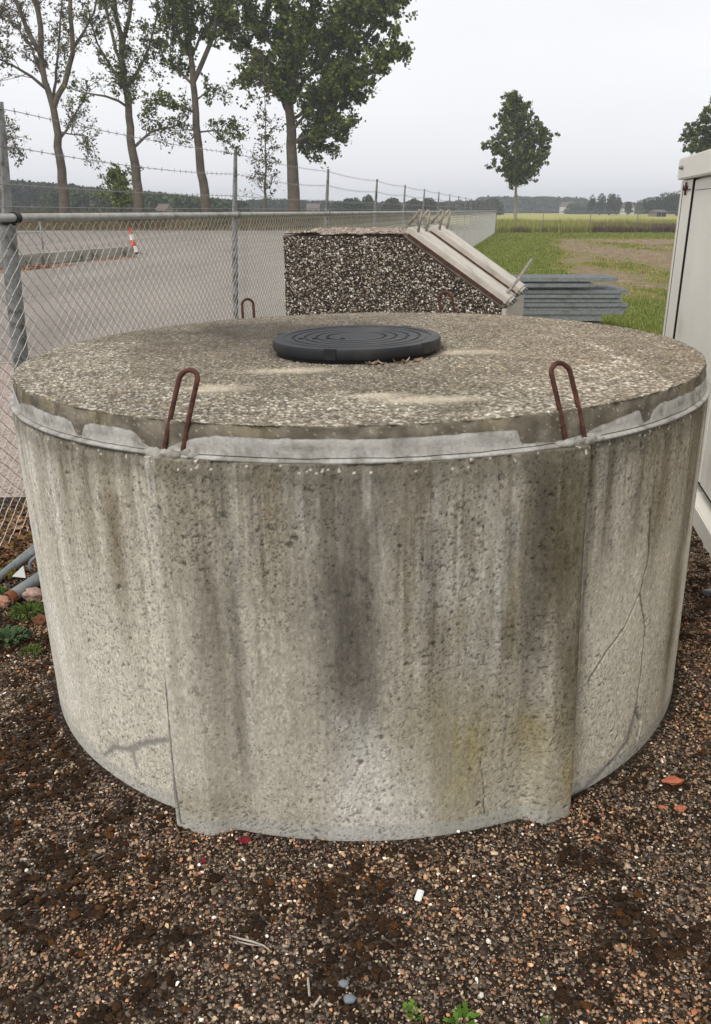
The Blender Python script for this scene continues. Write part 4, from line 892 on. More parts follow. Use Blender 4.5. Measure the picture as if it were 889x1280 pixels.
# rounded pinkish stones near the pipe end
for k, (x_, y_, s_, cset, lb) in enumerate(((3, 757, 0.040, (0.50, 0.27, 0.18), 'pinkish stone at the left edge beside the rusty pipe end'), (43, 748, 0.045, (0.42, 0.29, 0.24), 'pink-grey rough stone between the thick pipe and the tank'), (52, 779, 0.034, (0.16, 0.065, 0.03), 'rust-brown stone against the foot of the tank below the pipes'))):
    q = ground_at(x_, y_); Vq, Fq = lump(q + Z * s_ * 0.45, (s_, s_ * 0.8, s_ * 0.7), 60 + k, rough=0.35)
    tag(mesh_np('stone', Vq, Fq, mat('rough_stone', cset, 0.9, noise=(60, 0.4), bump=(90, 0.7, 0.006)), smooth=True), lb, 'stone')

# ------------------------------------------------------------------ gravel, moss and small things near the camera
g_ = np.random.default_rng(21)
def near_pts(n, x0, x1, y0, y1, g_, rmin=1.245):
    X = x0 + (x1 - x0) * g_.random(n); Y_ = y0 + (y1 - y0) * g_.random(n)
    rr_ = np.hypot(X - 0.035, Y_ - 3.098); k = (rr_ > rmin + 0.008 * g_.random(n)) & (X > fence_x(Y_) - 0.35) & (X < KX + SLK * (Y_ - KY) + 0.03)
    return X[k], Y_[k]
pal_g = np.array([[0.20, 0.135, 0.085], [0.30, 0.21, 0.135], [0.11, 0.072, 0.048], [0.42, 0.32, 0.22], [0.06, 0.040, 0.028], [0.72, 0.66, 0.57], [0.45, 0.22, 0.10], [0.30, 0.125, 0.07], [0.16, 0.145, 0.125], [0.52, 0.38, 0.24]])
wg = np.array([0.24, 0.18, 0.18, 0.08, 0.14, 0.020, 0.035, 0.045, 0.06, 0.035]); wg = wg / wg.sum()
def mossf(X, Y_): return 0.45 * fbm(X * 3.0, Y_ * 3.0, 171, 3) + 0.55 * fbm(X * 13, Y_ * 13, 172, 3)
Xa, Ya = near_pts(200000, -1.75, 2.0, 1.05, 4.1, g_); Xb, Yb = near_pts(42000, -2.6, 3.4, 0.3, 6.6, g_)
X = np.concatenate([Xa, Xb]); Y_ = np.concatenate([Ya, Yb])
dm = mossf(X, Y_)
leftw = sstep(0.4, -0.9, X)
mossy = np.clip((dm - 0.56 + 0.09 * leftw) * 9, 0, 1)
keep = g_.random(len(X)) > mossy * 0.86; X = X[keep]; Y_ = Y_[keep]; mo = mossy[keep]
sz = 0.0015 + 0.0040 * g_.random(len(X)) ** 2.4 + 0.004 * (g_.random(len(X)) > 0.985); 
Pp = np.stack([X, Y_, zt(X, Y_) + sz * 0.55 + 0.003 * (dm[keep] - 0.4) + 0.013 * np.exp(-((np.hypot(X - 0.035, Y_ - 3.098) - 1.25) / 0.022) ** 2) * g_.random(len(X))], 1)
V, F, cc = pebbles(Pp, sz, np.eye(3), pal_g * 1.22, wg, g_, flat=0.45, jit=0.36)
or_ = np.repeat(sstep(0.5, 0.68, fbm(X * 4.2, Y_ * 4.2, 181, 4)), 12)[:, None]; cc = cc * (1 + or_ * np.array([0.20, 0.05, -0.10]))
tag(mesh_np('gravel', V, F, M['stone'], col=cc, smooth=False), 'mixed brown, grey and white fine gravel round the tank', 'gravel', kind='stuff')
# moss cushions
n = 34000; X, Y_ = near_pts(n * 2, -2.0, 2.2, 1.0, 4.8, g_, 1.258)
dm = mossf(X, Y_); leftw = sstep(0.4, -0.9, X)
pr = np.clip((dm - 0.545 + 0.09 * leftw) * 9, 0.006, 1); k = g_.random(len(X)) < pr; X = X[k]; Y_ = Y_[k]
n = len(X); V0, F0 = I1, IF1; kk = len(V0); sz = 0.0032 + 0.010 * g_.random(n) ** 3
V = np.repeat(V0[None], n, 0) * (1 + 0.55 * (g_.random((n, kk, 1)) - 0.5)) * np.stack([1 + 0.5 * g_.random(n), 0.9 + 0.4 * g_.random(n), 0.62 + 0.2 * g_.random(n)], 1)[:, None, :] * sz[:, None, None]
V = V + np.stack([X, Y_, zt(X, Y_) + 0.003], 1)[:, None, :]
mp_ = np.array([[0.046, 0.026, 0.015], [0.062, 0.036, 0.020], [0.105, 0.048, 0.018], [0.030, 0.019, 0.012]]); cm = mp_[g_.choice(4, n, p=[0.42, 0.25, 0.08, 0.25])]
Fm_ = (F0[None] + (np.arange(n) * kk)[:, None, None]).reshape(-1, 3)
# short fuzz on the cushions
nb = 12; idx_ = np.repeat(np.arange(n), nb); th = g_.random(n * nb) * 6.283; el = g_.random(n * nb) ** 0.5
dirv = np.stack([np.cos(th) * (1 - el * 0.6), np.sin(th) * (1 - el * 0.6), el], 1); root = np.stack([X, Y_, zt(X, Y_) + 0.003], 1)[idx_] + dirv * sz[idx_][:, None] * np.array([1.0, 0.9, 0.42])
tip = root + dirv * (0.003 + 0.004 * g_.random(n * nb))[:, None]; sidev = np.stack([-np.sin(th), np.cos(th), 0 * th], 1) * 0.0007
Vb = np.stack([root - sidev, root + sidev, tip], 1).reshape(-1, 3); Fb = np.arange(len(Vb)).reshape(-1, 3) + n * kk
Vall = np.concatenate([V.reshape(-1, 3), Vb]); call = np.concatenate([np.repeat(cm, kk, 0), np.repeat(cm[idx_] * 1.6, 3, 0)])
tag(mesh_np('moss', Vall, np.concatenate([Fm_, Fb]), M['moss'], col=call), 'dark brown moss cushions spread over the gravel', 'moss', kind='stuff')
# straw and twig litter
n = 2200; X, Y_ = near_pts(n, -1.8, 2.0, 1.05, 4.2, g_); n = len(X); th = g_.random(n) * 3.14; ln = 0.004 + 0.010 * g_.random(n) ** 2; dr = np.stack([np.cos(th), np.sin(th), (g_.random(n) - 0.5) * 0.35], 1) * ln[:, None]
ctr = np.stack([X, Y_, zt(X, Y_) + 0.0085], 1); sd2 = np.stack([-np.sin(th), np.cos(th), 0 * th], 1) * 0.0008; upv = np.array([0, 0, 0.001])
V = np.stack([ctr - dr - sd2, ctr - dr + sd2, ctr + dr + sd2, ctr + dr - sd2, ctr + upv - dr, ctr + upv + dr], 1).reshape(-1, 3); b6 = (np.arange(n) * 6)[:, None]
F = np.concatenate([b6 + np.array([[0, 4, 5, 3]]), b6 + np.array([[1, 2, 5, 4]])]); cst = np.array([[0.36, 0.29, 0.20], [0.20, 0.15, 0.10], [0.48, 0.42, 0.33]])[g_.integers(0, 3, n)]
tag(mesh_np('straw_litter', V, F, M['blade'], col=np.repeat(cst, 6, 0)), 'fine straw and twig bits scattered on the gravel', 'litter', kind='stuff')
# single finds
def on_ground(x_, y_, dz=0.0): return ground_at(x_, y_) + Z * dz
for k, (x_, y_, s_, fl, lb) in enumerate(((841, 979, (0.032, 0.018, 0.010), 1, 'largest orange-red brick fragment on the gravel right of the tank'), (850, 1012, (0.016, 0.010, 0.006), 1, 'smaller brick chip just below the large one on the right'), (829, 1010, (0.013, 0.009, 0.004), 1, 'faint small brick chip left of the others on the right'))):
    q = on_ground(x_, y_, s_[2] * 0.8); Vq, Fq = lump(q, s_, 80 + k, rough=0.30, base=(I2, IF2)); tag(mesh_np('brick_fragment', Vq, Fq, M['brick']), lb, 'brick fragment', 'brick fragments on the gravel')
q = on_ground(524, 1123, 0.010); m = MB(); a = R_(70); m.box(q, (0.034, 0.018, 0.005), [(math.cos(a), math.sin(a), 0.12), (-math.sin(a), math.cos(a), 0), (-0.1, 0, 1)], bevel=0.002); tag(m.build('white_shard', M['white_shard']), 'bright white flat shard on the gravel in front of the tank', 'shard')
m = MB(); P = [on_ground(x_, y_, 0.010) for x_, y_ in ((287, 1173), (300, 1177), (316, 1181), (330, 1186), (340, 1194))]; m.tube(P, [0.001, 0.0022, 0.003, 0.0022, 0.001], 6)
P = [on_ground(x_, y_, 0.009) for x_, y_ in ((296, 1180), (312, 1184), (326, 1186))]; m.tube(P, [0.001, 0.002, 0.001], 6); tag(m.build('dry_twig', M['dead_wood'], None, smooth=True), 'split pale dry twig on the gravel left of centre', 'twig')
for k, (a_, b_, lb) in enumerate((((385, 1226), (387, 1249), 'upright pale wood splinter near the bottom edge'), ((392, 1262), (401, 1250), 'slanting pale wood splinter near the bottom edge'))):
    m = MB(); m.tube([on_ground(*a_, 0.009), on_ground(*b_, 0.011)], 0.0028, 6); tag(m.build('wood_splinter', M['dead_wood']), lb, 'splinter', 'wood splinters near the bottom edge')
for k, (x_, y_, lb) in enumerate(((305, 1054, 'dark red leaf at the foot of the tank under the left rib'), (253, 1080, 'small dark red leaf left of the other, on the gravel'))):
    q = on_ground(x_, y_, 0.012); s_ = 0.017 if k == 0 else 0.009; m = MB()
    V = [q + np.array([math.cos(t) * s_ * (1 + 0.25 * math.cos(3 * t)), math.sin(t) * s_ * 0.75, 0.004 * math.sin(2 * t)]) for t in np.linspace(0, 2 * math.pi, 14, endpoint=False)]
    m.add(V + [q + Z * 0.004], [(i, (i + 1) % 14, 14) for i in range(14)]); tag(m.build('red_leaf', M['red_leaf']), lb, 'leaf')
for k, (x_, y_, s_, lb) in enumerate(((430, 1232, 0.013, 'small blue-grey pebble near the bottom edge'), (437, 1252, 0.016, 'larger blue-grey pebble near the bottom edge'), (268, 1148 + 0, 0.007, 'round white pebble in the lower left'))):
    q = on_ground(x_, y_, s_ * 0.5); Vq, Fq = lump(q, (s_, s_ * 0.75, s_ * 0.55), 90 + k, rough=0.2, base=(I2, IF2)); tag(mesh_np('pebble', Vq, Fq, mat('single_pebble', (0.17, 0.20, 0.22) if k < 2 else (0.75, 0.73, 0.68), 0.6, noise=(60, 0.2)), smooth=True), lb, 'pebble')
# small weeds: each a clump of leaves of its own
def weed(x_, y_, rad_, hgt_, n, lw, colr, lab, name='weed', seed=0):
    gg = np.random.default_rng(seed); q = ground_at(x_, y_); V = []; F = []; cc = []
    for i in range(n):
        a = gg.random() * 6.283; r0 = rad_ * math.sqrt(gg.random()) * 0.7; b0 = np.array([math.cos(a) * r0, math.sin(a) * r0, 0]); a2 = a + gg.normal() * 0.6
        out = np.array([math.cos(a2), math.sin(a2), 0]) * rad_ * (0.3 + 0.5 * gg.random()); h = hgt_ * (0.4 + 0.6 * gg.random()); sd_ = np.array([-math.sin(a2), math.cos(a2), 0]) * lw * (0.7 + 0.6 * gg.random())
        ctrs = [b0, b0 + out * 0.4 + Z * h * 0.75, b0 + out * 0.75 + Z * h, b0 + out * 1.1 + Z * h * 0.8]; ws = [0.2, 0.9, 1.0, 0.08]; nb_ = len(V)
        for c_, w_ in zip(ctrs, ws): V += [c_ - sd_ * w_, c_ + sd_ * w_]
        F += [(nb_ + 2 * j, nb_ + 2 * j + 1, nb_ + 2 * j + 3, nb_ + 2 * j + 2) for j in range(3)]
        cc += [np.array(colr) * (0.6 + 0.8 * gg.random())] * 8
    o = mesh_np(name, np.array(V), np.array(F), M['leaf'], col=np.array(cc), smooth=True); o.location = q; tag(o, lab, 'weed', 'small green weeds in the gravel'); return o
weed(36, 770, 0.075, 0.045, 150, 0.0035, (0.09, 0.14, 0.03), 'mossy green weed clump under the pipes by the tank', seed=1)
weed(12, 802, 0.075, 0.045, 60, 0.009, (0.07, 0.12, 0.05), 'round-leaved green weed at the left edge below the pipes', seed=2)
weed(40, 818, 0.045, 0.03, 60, 0.003, (0.10, 0.14, 0.03), 'smallest green weed left of the tank foot', seed=3)
weed(6, 722, 0.06, 0.04, 110, 0.003, (0.22, 0.18, 0.03), 'yellowish weed clump at the left edge above the pipes', seed=4)
weed(0, 745, 0.04, 0.04, 50, 0.003, (0.08, 0.15, 0.03), 'green weed tuft at the left edge between the pipes', seed=9)
weed(516, 1267, 0.020, 0.016, 16, 0.006, (0.12, 0.21, 0.035), 'small bright green weed left of the bottom pair', seed=5)
weed(578, 1277, 0.030, 0.018, 26, 0.006, (0.11, 0.21, 0.03), 'larger bright green weed at the bottom edge', seed=6)
weed(685, 1278, 0.012, 0.01, 8, 0.004, (0.11, 0.19, 0.03), 'tiny green weed at the bottom edge, right of the others', seed=7)

# ------------------------------------------------------------------ grass blades on the lawn, reeds behind the rear fence
def blades(X, Y_, h, w, pal_, g_, lean=0.35, zf=zt):
    n = len(X); th = g_.random(n) * 6.283; s = np.stack([np.cos(th), np.sin(th), 0 * th], 1) * w[:, None]; ln = np.stack([np.sin(th * 1.7), np.cos(th * 2.3), 0 * th], 1) * (h * lean)[:, None]
    b_ = np.stack([X, Y_, zf(X, Y_) - 0.01], 1); mid = b_ + ln * 0.35 + np.stack([0 * h, 0 * h, h * 0.6], 1); tip = b_ + ln + np.stack([0 * h, 0 * h, h], 1)
    V = np.stack([b_ - s, b_ + s, mid + s * 0.8, mid - s * 0.8, tip], 1).reshape(-1, 3); b5 = (np.arange(n) * 5)[:, None]
    c_ = pal_[g_.integers(0, len(pal_), n)] * (0.7 + 0.6 * g_.random((n, 1)))
    return V, [b5 + np.array([[0, 1, 2, 3]]), b5 + np.array([[3, 2, 4]])], np.repeat(c_, 5, 0)
n = 150000; yv = 8.6 * (68 / 8.6) ** g_.random(n); xv = fence_x(yv) + 0.1 + (0.46 * yv + 3 - fence_x(yv)) * g_.random(n)
dmk = dirt_mask(xv, yv); k = g_.random(n) > np.clip(dmk * 1.5, 0, 0.97); k &= ~((yv < edge.mean() + 0.3) & (g_.random(n) < 0.6)); xv = xv[k]; yv = yv[k]
hh = (0.028 + 0.035 * g_.random(len(xv))) * (1 + yv / 60); ww_ = 0.003 + yv * 0.00042
V, F, cc = blades(xv, yv, hh, ww_, np.array([[0.185, 0.225, 0.045], [0.23, 0.26, 0.07], [0.145, 0.175, 0.04], [0.31, 0.29, 0.11]]), g_)
dry = dirt_mask(xv, yv) > 0.25; cc = np.where(np.repeat(dry, 5)[:, None], cc * np.array([1.5, 1.1, 1.3]), cc)
tag(mesh_np('grass', V, F, M['blade'], col=cc), 'short green lawn grass behind the stack, thinning over bare dirt', 'grass', kind='stuff')
n = 60000; yv = 68.6 + 16 * g_.random(n) ** 1.3; xv = fence_x(68) + 0.2 + 36 * g_.random(n)
hn = fbm(xv * 0.35, yv * 0.5, 191, 4); hh = (0.55 + 0.6 * hn) * (0.6 + 0.5 * g_.random(n)) * (0.8 + (yv - 68.6) / 40); 
brown = (fbm(xv * 0.3, yv * 0.4, 192, 3) + 0.02 * np.minimum(xv - 17, 8) - 0.05 * (yv - 69)) > 0.50
V, F, cc = blades(xv, yv, hh, np.full(n, 0.02), np.array([[0.33, 0.33, 0.09], [0.27, 0.29, 0.08], [0.40, 0.36, 0.14], [0.20, 0.21, 0.06]]), g_, lean=0.2)
cb = np.array([[0.17, 0.12, 0.085], [0.13, 0.095, 0.07], [0.22, 0.165, 0.11]])[g_.integers(0, 3, n)]; cc = np.where(np.repeat(brown, 5)[:, None], np.repeat(cb, 5, 0), cc)
tag(mesh_np('reeds', V, F, M['blade'], col=cc), 'tall green and brown reeds growing behind the rear fence', 'reeds', kind='stuff')
n = 26000; yv = 77.3 + 9 * g_.random(n) ** 0.8; xv = -60 + 72 * g_.random(n)
V, F, cc = blades(xv, yv, 0.15 + 0.3 * g_.random(n), np.full(n, 0.035), np.array([[0.18, 0.17, 0.06], [0.15, 0.11, 0.05], [0.20, 0.10, 0.05], [0.22, 0.2, 0.09]]), g_)
tag(mesh_np('verge_grass', V, F, M['blade'], col=cc), 'dry grass and leaves on the bank under the poplars', 'grass', kind='stuff')

# ------------------------------------------------------------------ trees
def tube_np(P, R, n=5):
    m = MB(); m.tube(P, R, n, caps=False); return m.v, m.f
def leaf_quads(P, size, pal_, g_, droop=0.0):
    n = len(P); a = g_.normal(size=(n, 3)); a /= np.linalg.norm(a, axis=1)[:, None]; b = g_.normal(size=(n, 3)); b -= a * (a * b).sum(1)[:, None]; b /= np.linalg.norm(b, axis=1)[:, None]
    s = (size * (0.6 + 0.8 * g_.random(n)))[:, None]
    V = np.stack([P - a * s, P - b * s * 0.62, P + a * s, P + b * s * 0.62], 1).reshape(-1, 3)
    c_ = pal_[g_.integers(0, len(pal_), n)] * (0.55 + 0.8 * g_.random((n, 1)))
    return V, np.arange(4 * n).reshape(-1, 4), np.repeat(c_, 4, 0)
PALD = np.array([[0.078, 0.112, 0.022], [0.110, 0.152, 0.030], [0.150, 0.195, 0.038], [0.050, 0.075, 0.018], [0.23, 0.245, 0.05]])
PALS = np.array([[0.11, 0.12, 0.05], [0.15, 0.135, 0.06], [0.075, 0.09, 0.035], [0.16, 0.115, 0.06]])
def branchy(base, limbs, seed, side_n, side_len, leaf_n, leaf_size, pal_, bark, name, label, group=None, crown_top=None, twig_r=0.03, spread=0.5, cat='tree', leaf_from=0.25, density_fn=None, tint_clumps=True):
    """limbs: list of (points, r0, r1, leafy factor)"""
    gg = np.random.default_rng(seed); wood = MB(); twigs = []; LP = []; base = np.array(base)
    for li, (pts, r0, r1, lf_) in enumerate(limbs):
        pts = [np.array(q, float) for q in pts]
        # resample with slight wander
        seg = [np.linalg.norm(b - a) for a, b in zip(pts[:-1], pts[1:])]; Lt = sum(seg); P = []
        for a, b, s in zip(pts[:-1], pts[1:], seg):
            k = max(int(s / 0.8), 1)
            for i in range(k): P.append(a + (b - a) * i / k + (gg.normal(size=3) * 0.05 if (P and i) else 0))
        P.append(pts[-1]); r0 = r0 * (0.86 if r0 < 0.58 and r0 > 0.4 else 1.0); R = r1 + (r0 - r1) * (1 - np.linspace(0, 1, len(P))) ** (1.6 if li == 0 else 1.0); wood.tube([q - base for q in P], list(R), 9 if li == 0 else 6, caps=False)
        ns = int(Lt * side_n * lf_)
        for i in range(ns):
            t = (leaf_from if li == 0 else 0.15) + (1 - (leaf_from if li == 0 else 0.15)) * gg.random(); k = t * (len(P) - 1); i0 = int(min(k, len(P) - 2)); q = P[i0] + (P[i0 + 1] - P[i0]) * (k - i0)
            ax = P[i0 + 1] - P[i0]; ax = ax / (np.linalg.norm(ax) + 1e-9)
            dv = gg.normal(size=3); dv -= ax * np.dot(dv, ax) * 0.6; dv /= np.linalg.norm(dv); dv = dv * spread + ax * 0.45 + np.array([0, 0, 0.18]); dv /= np.linalg.norm(dv)
            ln = side_len * (0.4 + 0.8 * gg.random()) * (1 - 0.35 * t)
            p1 = q + dv * ln * 0.5 + gg.normal(size=3) * 0.08 * ln; p2 = p1 + dv * ln * 0.5 + gg.normal(size=3) * 0.13 * ln + np.array([0, 0, -0.08 * ln])
            wood.tube([q - base, p1 - base, p2 - base], [twig_r, twig_r * 0.65, twig_r * 0.3], 4, caps=False)
            for j in range(5):
                u_ = 0.25 + 0.75 * gg.random(); qq = (q + (p1 - q) * u_ * 2) if u_ < 0.5 else (p1 + (p2 - p1) * (u_ * 2 - 1))
                d2 = gg.normal(size=3); d2 /= np.linalg.norm(d2); e = qq + (d2 * 0.8 + dv * 0.4) * ln * 0.38
                wood.tube([qq - base, e - base], [twig_r * 0.4, twig_r * 0.18], 3, caps=False)
                nl = max(int(leaf_n / 5 * (0.3 + 1.4 * gg.random())), 1)
                tt = gg.random(nl)[:, None]; LP.append(np.concatenate([qq + (e - qq) * tt + gg.normal(size=(nl, 3)) * 0.17 * max(ln, 0.8) * 0.5, np.full((nl, 1), gg.random())], 1))
    t = empty(name, base); tag(t, label, cat, group)
    wood.build('trunk', bark, t, smooth=True)
    LPc = np.concatenate(LP)
    if density_fn is not None: LPc = LPc[density_fn(LPc[:, :3], gg)]
    V, F, cc = leaf_quads(LPc[:, :3] - base, leaf_size, pal_, gg)
    if tint_clumps: cc = cc * np.repeat(0.7 + 0.65 * LPc[:, 3:4], 4, 0)
    mesh_np('crown', V, F, M['leaf'], t, col=cc)
    return t
TY = 78.0
def L_(pts, r0, r1, lf=1.0, Y=TY, dy=0.0):
    out = []; 
    for k, (a, b) in enumerate(pts): out.append(at(a, b, Y + dy * k / max(len(pts) - 1, 1)))
    return (out, r0, r1, lf)
def up_(pts, n=2, dx=0, dyp=-70):                # continue a limb above the frame
    a, b = pts[-1]; return pts + [(a + dx * (k + 1), b + dyp * (k + 1)) for k in range(n)]
GP = 'poplars along the bank beyond the pavement'
branchy(at(82, 264, TY) + np.array([0, 0, -0.4]), [
    L_(up_([(82, 270), (80, 240), (73, 169), (67, 135), (56, 101), (51, 67), (34, 37), (20, 0)], 2, -8), 0.56, 0.10), L_(up_([(51, 67), (51, 34), (44, 0)], 3, 0), 0.26, 0.06), L_(up_([(67, 135), (81, 105), (91, 67), (88, 0)], 3, 2), 0.26, 0.06),
    L_([(91, 62), (105, 40), (118, 15), (125, -30)], 0.15, 0.05, dy=3), L_([(60, 113), (40, 96), (20, 84), (0, 74), (-20, 60)], 0.15, 0.04, dy=-3), L_([(76, 172), (88, 152), (105, 125), (112, 105)], 0.12, 0.04, dy=2), L_([(62, 120), (40, 60), (20, 30), (-5, 20)], 0.12, 0.04, dy=4), L_([(67, 135), (70, 90), (75, 40), (78, -10)], 0.14, 0.05, dy=5), L_([(76, 165), (105, 170), (120, 185)], 0.07, 0.02, 1.4, dy=-2)],
    301, 2.6, 2.8, 30, 0.11, PALS, M['bark'], 'poplar_tree', 'sparse half-bare poplar at the far left beyond the fence, forking low', GP, twig_r=0.035, leaf_from=0.42)
branchy(at(173, 264, TY) + np.array([0, 0, -0.4]), [
    L_(up_([(175, 270), (173, 240), (165, 186), (159, 118), (152, 78), (152, 47), (145, 20), (143, 0)], 3), 0.55, 0.10, 1.3), L_(up_([(153, 60), (162, 20), (164, 0)], 3, 2), 0.2, 0.05), L_([(157, 132), (148, 126), (118, 118), (84, 108)], 0.13, 0.03, 0.5, dy=-3), L_(up_([(152, 78), (145, 64), (132, 10)], 2, -5), 0.15, 0.04),
    L_([(169, 183), (189, 165), (216, 159), (236, 148)], 0.13, 0.03, 1.5, dy=2), L_([(159, 110), (172, 90), (186, 60), (196, 20), (200, -30)], 0.15, 0.04, 1.2, dy=3), L_([(158, 115), (140, 85), (122, 55), (110, 10)], 0.13, 0.04, 0.8, dy=-4)],
    302, 2.8, 2.7, 40, 0.125, np.concatenate([PALS * 0.8, PALD]), M['bark'], 'poplar_tree', 'second poplar from the left, thin crown with a long low limb to the right', GP, twig_r=0.035, leaf_from=0.32)
branchy(at(257, 264, TY) + np.array([0, 0, -0.4]), [
    L_(up_([(259, 270), (256, 240), (250, 202), (245, 142), (241, 101), (238, 67), (233, 34), (232, 0)], 3), 0.52, 0.10, 1.5), L_([(243, 140), (219, 130), (196, 125), (176, 127)], 0.12, 0.03, 0.9, dy=-3), L_(up_([(242, 102), (256, 71), (267, 44), (276, 0)], 3, 3), 0.22, 0.05, 1.5), L_([(247, 124), (262, 112), (270, 120)], 0.08, 0.02, 1.2),
    L_([(240, 105), (225, 90), (209, 78), (196, 50)], 0.13, 0.04, 1.1, dy=4), L_([(250, 165), (268, 163), (282, 176), (296, 172)], 0.08, 0.02, 1.0, dy=-2), L_([(238, 70), (218, 40), (205, 0), (200, -40)], 0.13, 0.04, 1.8, dy=-3), L_([(238, 70), (262, 30), (285, 10), (296, -30)], 0.13, 0.04, 2.0, dy=5)],
    303, 3.2, 2.6, 56, 0.135, PALD, M['bark'], 'poplar_tree', 'third poplar from the left, straight trunk with leaves thick in its top', GP, twig_r=0.032, leaf_from=0.45)
branchy(at(367, 264, TY) + np.array([0, 0, -0.4]), [
    L_(up_([(369, 270), (367, 240), (364, 182), (363, 118), (361, 84), (358, 40), (354, 0)], 3), 0.60, 0.12, 2.2), L_([(367, 178), (395, 165), (415, 145), (428, 125), (450, 120)], 0.20, 0.05, 2.2, dy=-2), L_([(366, 122), (381, 98), (408, 74), (432, 34), (450, 0), (455, -50)], 0.22, 0.05, 2.6, dy=3), L_([(362, 145), (341, 98), (314, 64), (290, 37)], 0.17, 0.04, 2.0, dy=3),
    L_([(364, 165), (385, 140), (430, 110), (470, 90), (492, 62)], 0.15, 0.04, 2.6, dy=-5), L_([(361, 90), (400, 50), (450, 20), (485, 5), (505, -20)], 0.15, 0.04, 2.8, dy=4), L_([(361, 90), (335, 50), (310, 10), (300, -40)], 0.15, 0.04, 2.4, dy=-4), L_([(364, 150), (400, 120), (440, 70), (475, 30), (480, -30)], 0.15, 0.04, 2.6, dy=6),
    L_([(362, 130), (340, 115), (325, 100), (312, 92)], 0.10, 0.03, 1.4, dy=-3), L_([(366, 178), (385, 178), (410, 172), (428, 165)], 0.08, 0.03, 2.4, dy=4), L_([(363, 120), (380, 60), (390, 0), (400, -60)], 0.16, 0.04, 2.6, dy=-6)],
    304, 2.1, 2.7, 85, 0.165, PALD, M['bark'], 'poplar_tree', 'full leafy green poplar, rightmost of the row beyond the fence', GP, twig_r=0.04, leaf_from=0.30)
branchy(at(-48, 264, TY) + np.array([0, 0, -0.4]), [
    L_([(-48, 270), (-52, 200), (-55, 120), (-60, 40), (-62, -60)], 0.5, 0.1), L_([(-51, 200), (-25, 180), (0, 162), (15, 155)], 0.14, 0.03, 1.5, dy=-2), L_([(-53, 185), (-20, 178), (8, 185), (20, 196)], 0.10, 0.02, 1.5, dy=2), L_([(-55, 120), (-30, 80), (-5, 40), (8, -10)], 0.16, 0.04, 1.3)],
    305, 2.8, 2.8, 28, 0.115, PALS, M['bark'], 'poplar_tree', 'poplar standing just outside the left edge, only its twigs reaching in', GP, twig_r=0.03)
branchy(at(332, 262, 66), [L_([(334, 268), (332, 220), (332, 160), (330, 100), (329, 70)], 0.11, 0.02, 1.6, Y=66)], 306, 3.4, 2.1, 26, 0.095, PALS * 0.75, M['bark'], 'young_tree', 'slender young tree with thin foliage, just left of the leafy poplar', twig_r=0.016, leaf_from=0.12, spread=0.9)
branchy(at(152, 262, 80), [L_([(152, 266), (151, 240), (150, 214)], 0.10, 0.02, 3.0, Y=80)], 307, 5, 1.9, 60, 0.13, PALD * 1.35, M['bark'], 'young_tree', 'bushy young green tree between the first two poplar trunks', twig_r=0.016, leaf_from=0.05, spread=0.9)
# lone maple-like tree behind the reeds, and its twin half hidden by the cabin
def field_tree(px, Y, seed, label, xs_=1.0):
    def Q(a, b): return at(px + a * xs_, b, Y)
    top = Q(3, 122); b0 = at(px, 275, Y); b0[2] = -0.2
    limbs = [([b0, Q(0, 235), Q(2, 180), Q(4, 140), top], 0.24, 0.04, 2.2)]
    gg = np.random.default_rng(seed)
    prof_ = [(222, 26), (212, 30), (200, 34), (190, 38), (178, 37), (165, 30), (152, 21), (140, 13), (129, 7)]
    for (yy, w) in prof_:
        for k in range(7):
            a = gg.random() * 6.283; s0 = Q(1, yy + 12); wm = w / 1097 * Y * (0.9 + 0.3 * gg.random()); e = at(px + 2, yy - 4 - 6 * gg.random(), Y) + np.array([math.cos(a) * wm, math.sin(a) * wm, 0])
            limbs.append(([s0, (s0 + e) / 2 + np.array([0, 0, 0.15]), e], 0.06, 0.015, 1.5))
    return branchy(b0, limbs, seed, 2.2, 1.25, 46, 0.145, PALD * 0.95, M['pale_bark'], 'maple_tree', label, 'young maples in the far field', twig_r=0.02, leaf_from=0.28)
field_tree(645, 108, 401, 'lone dark green tree with a pale trunk in the field behind the rear fence')
field_tree(898, 96, 402, 'dark green tree half hidden above the white cabin at the right edge', 1.15)

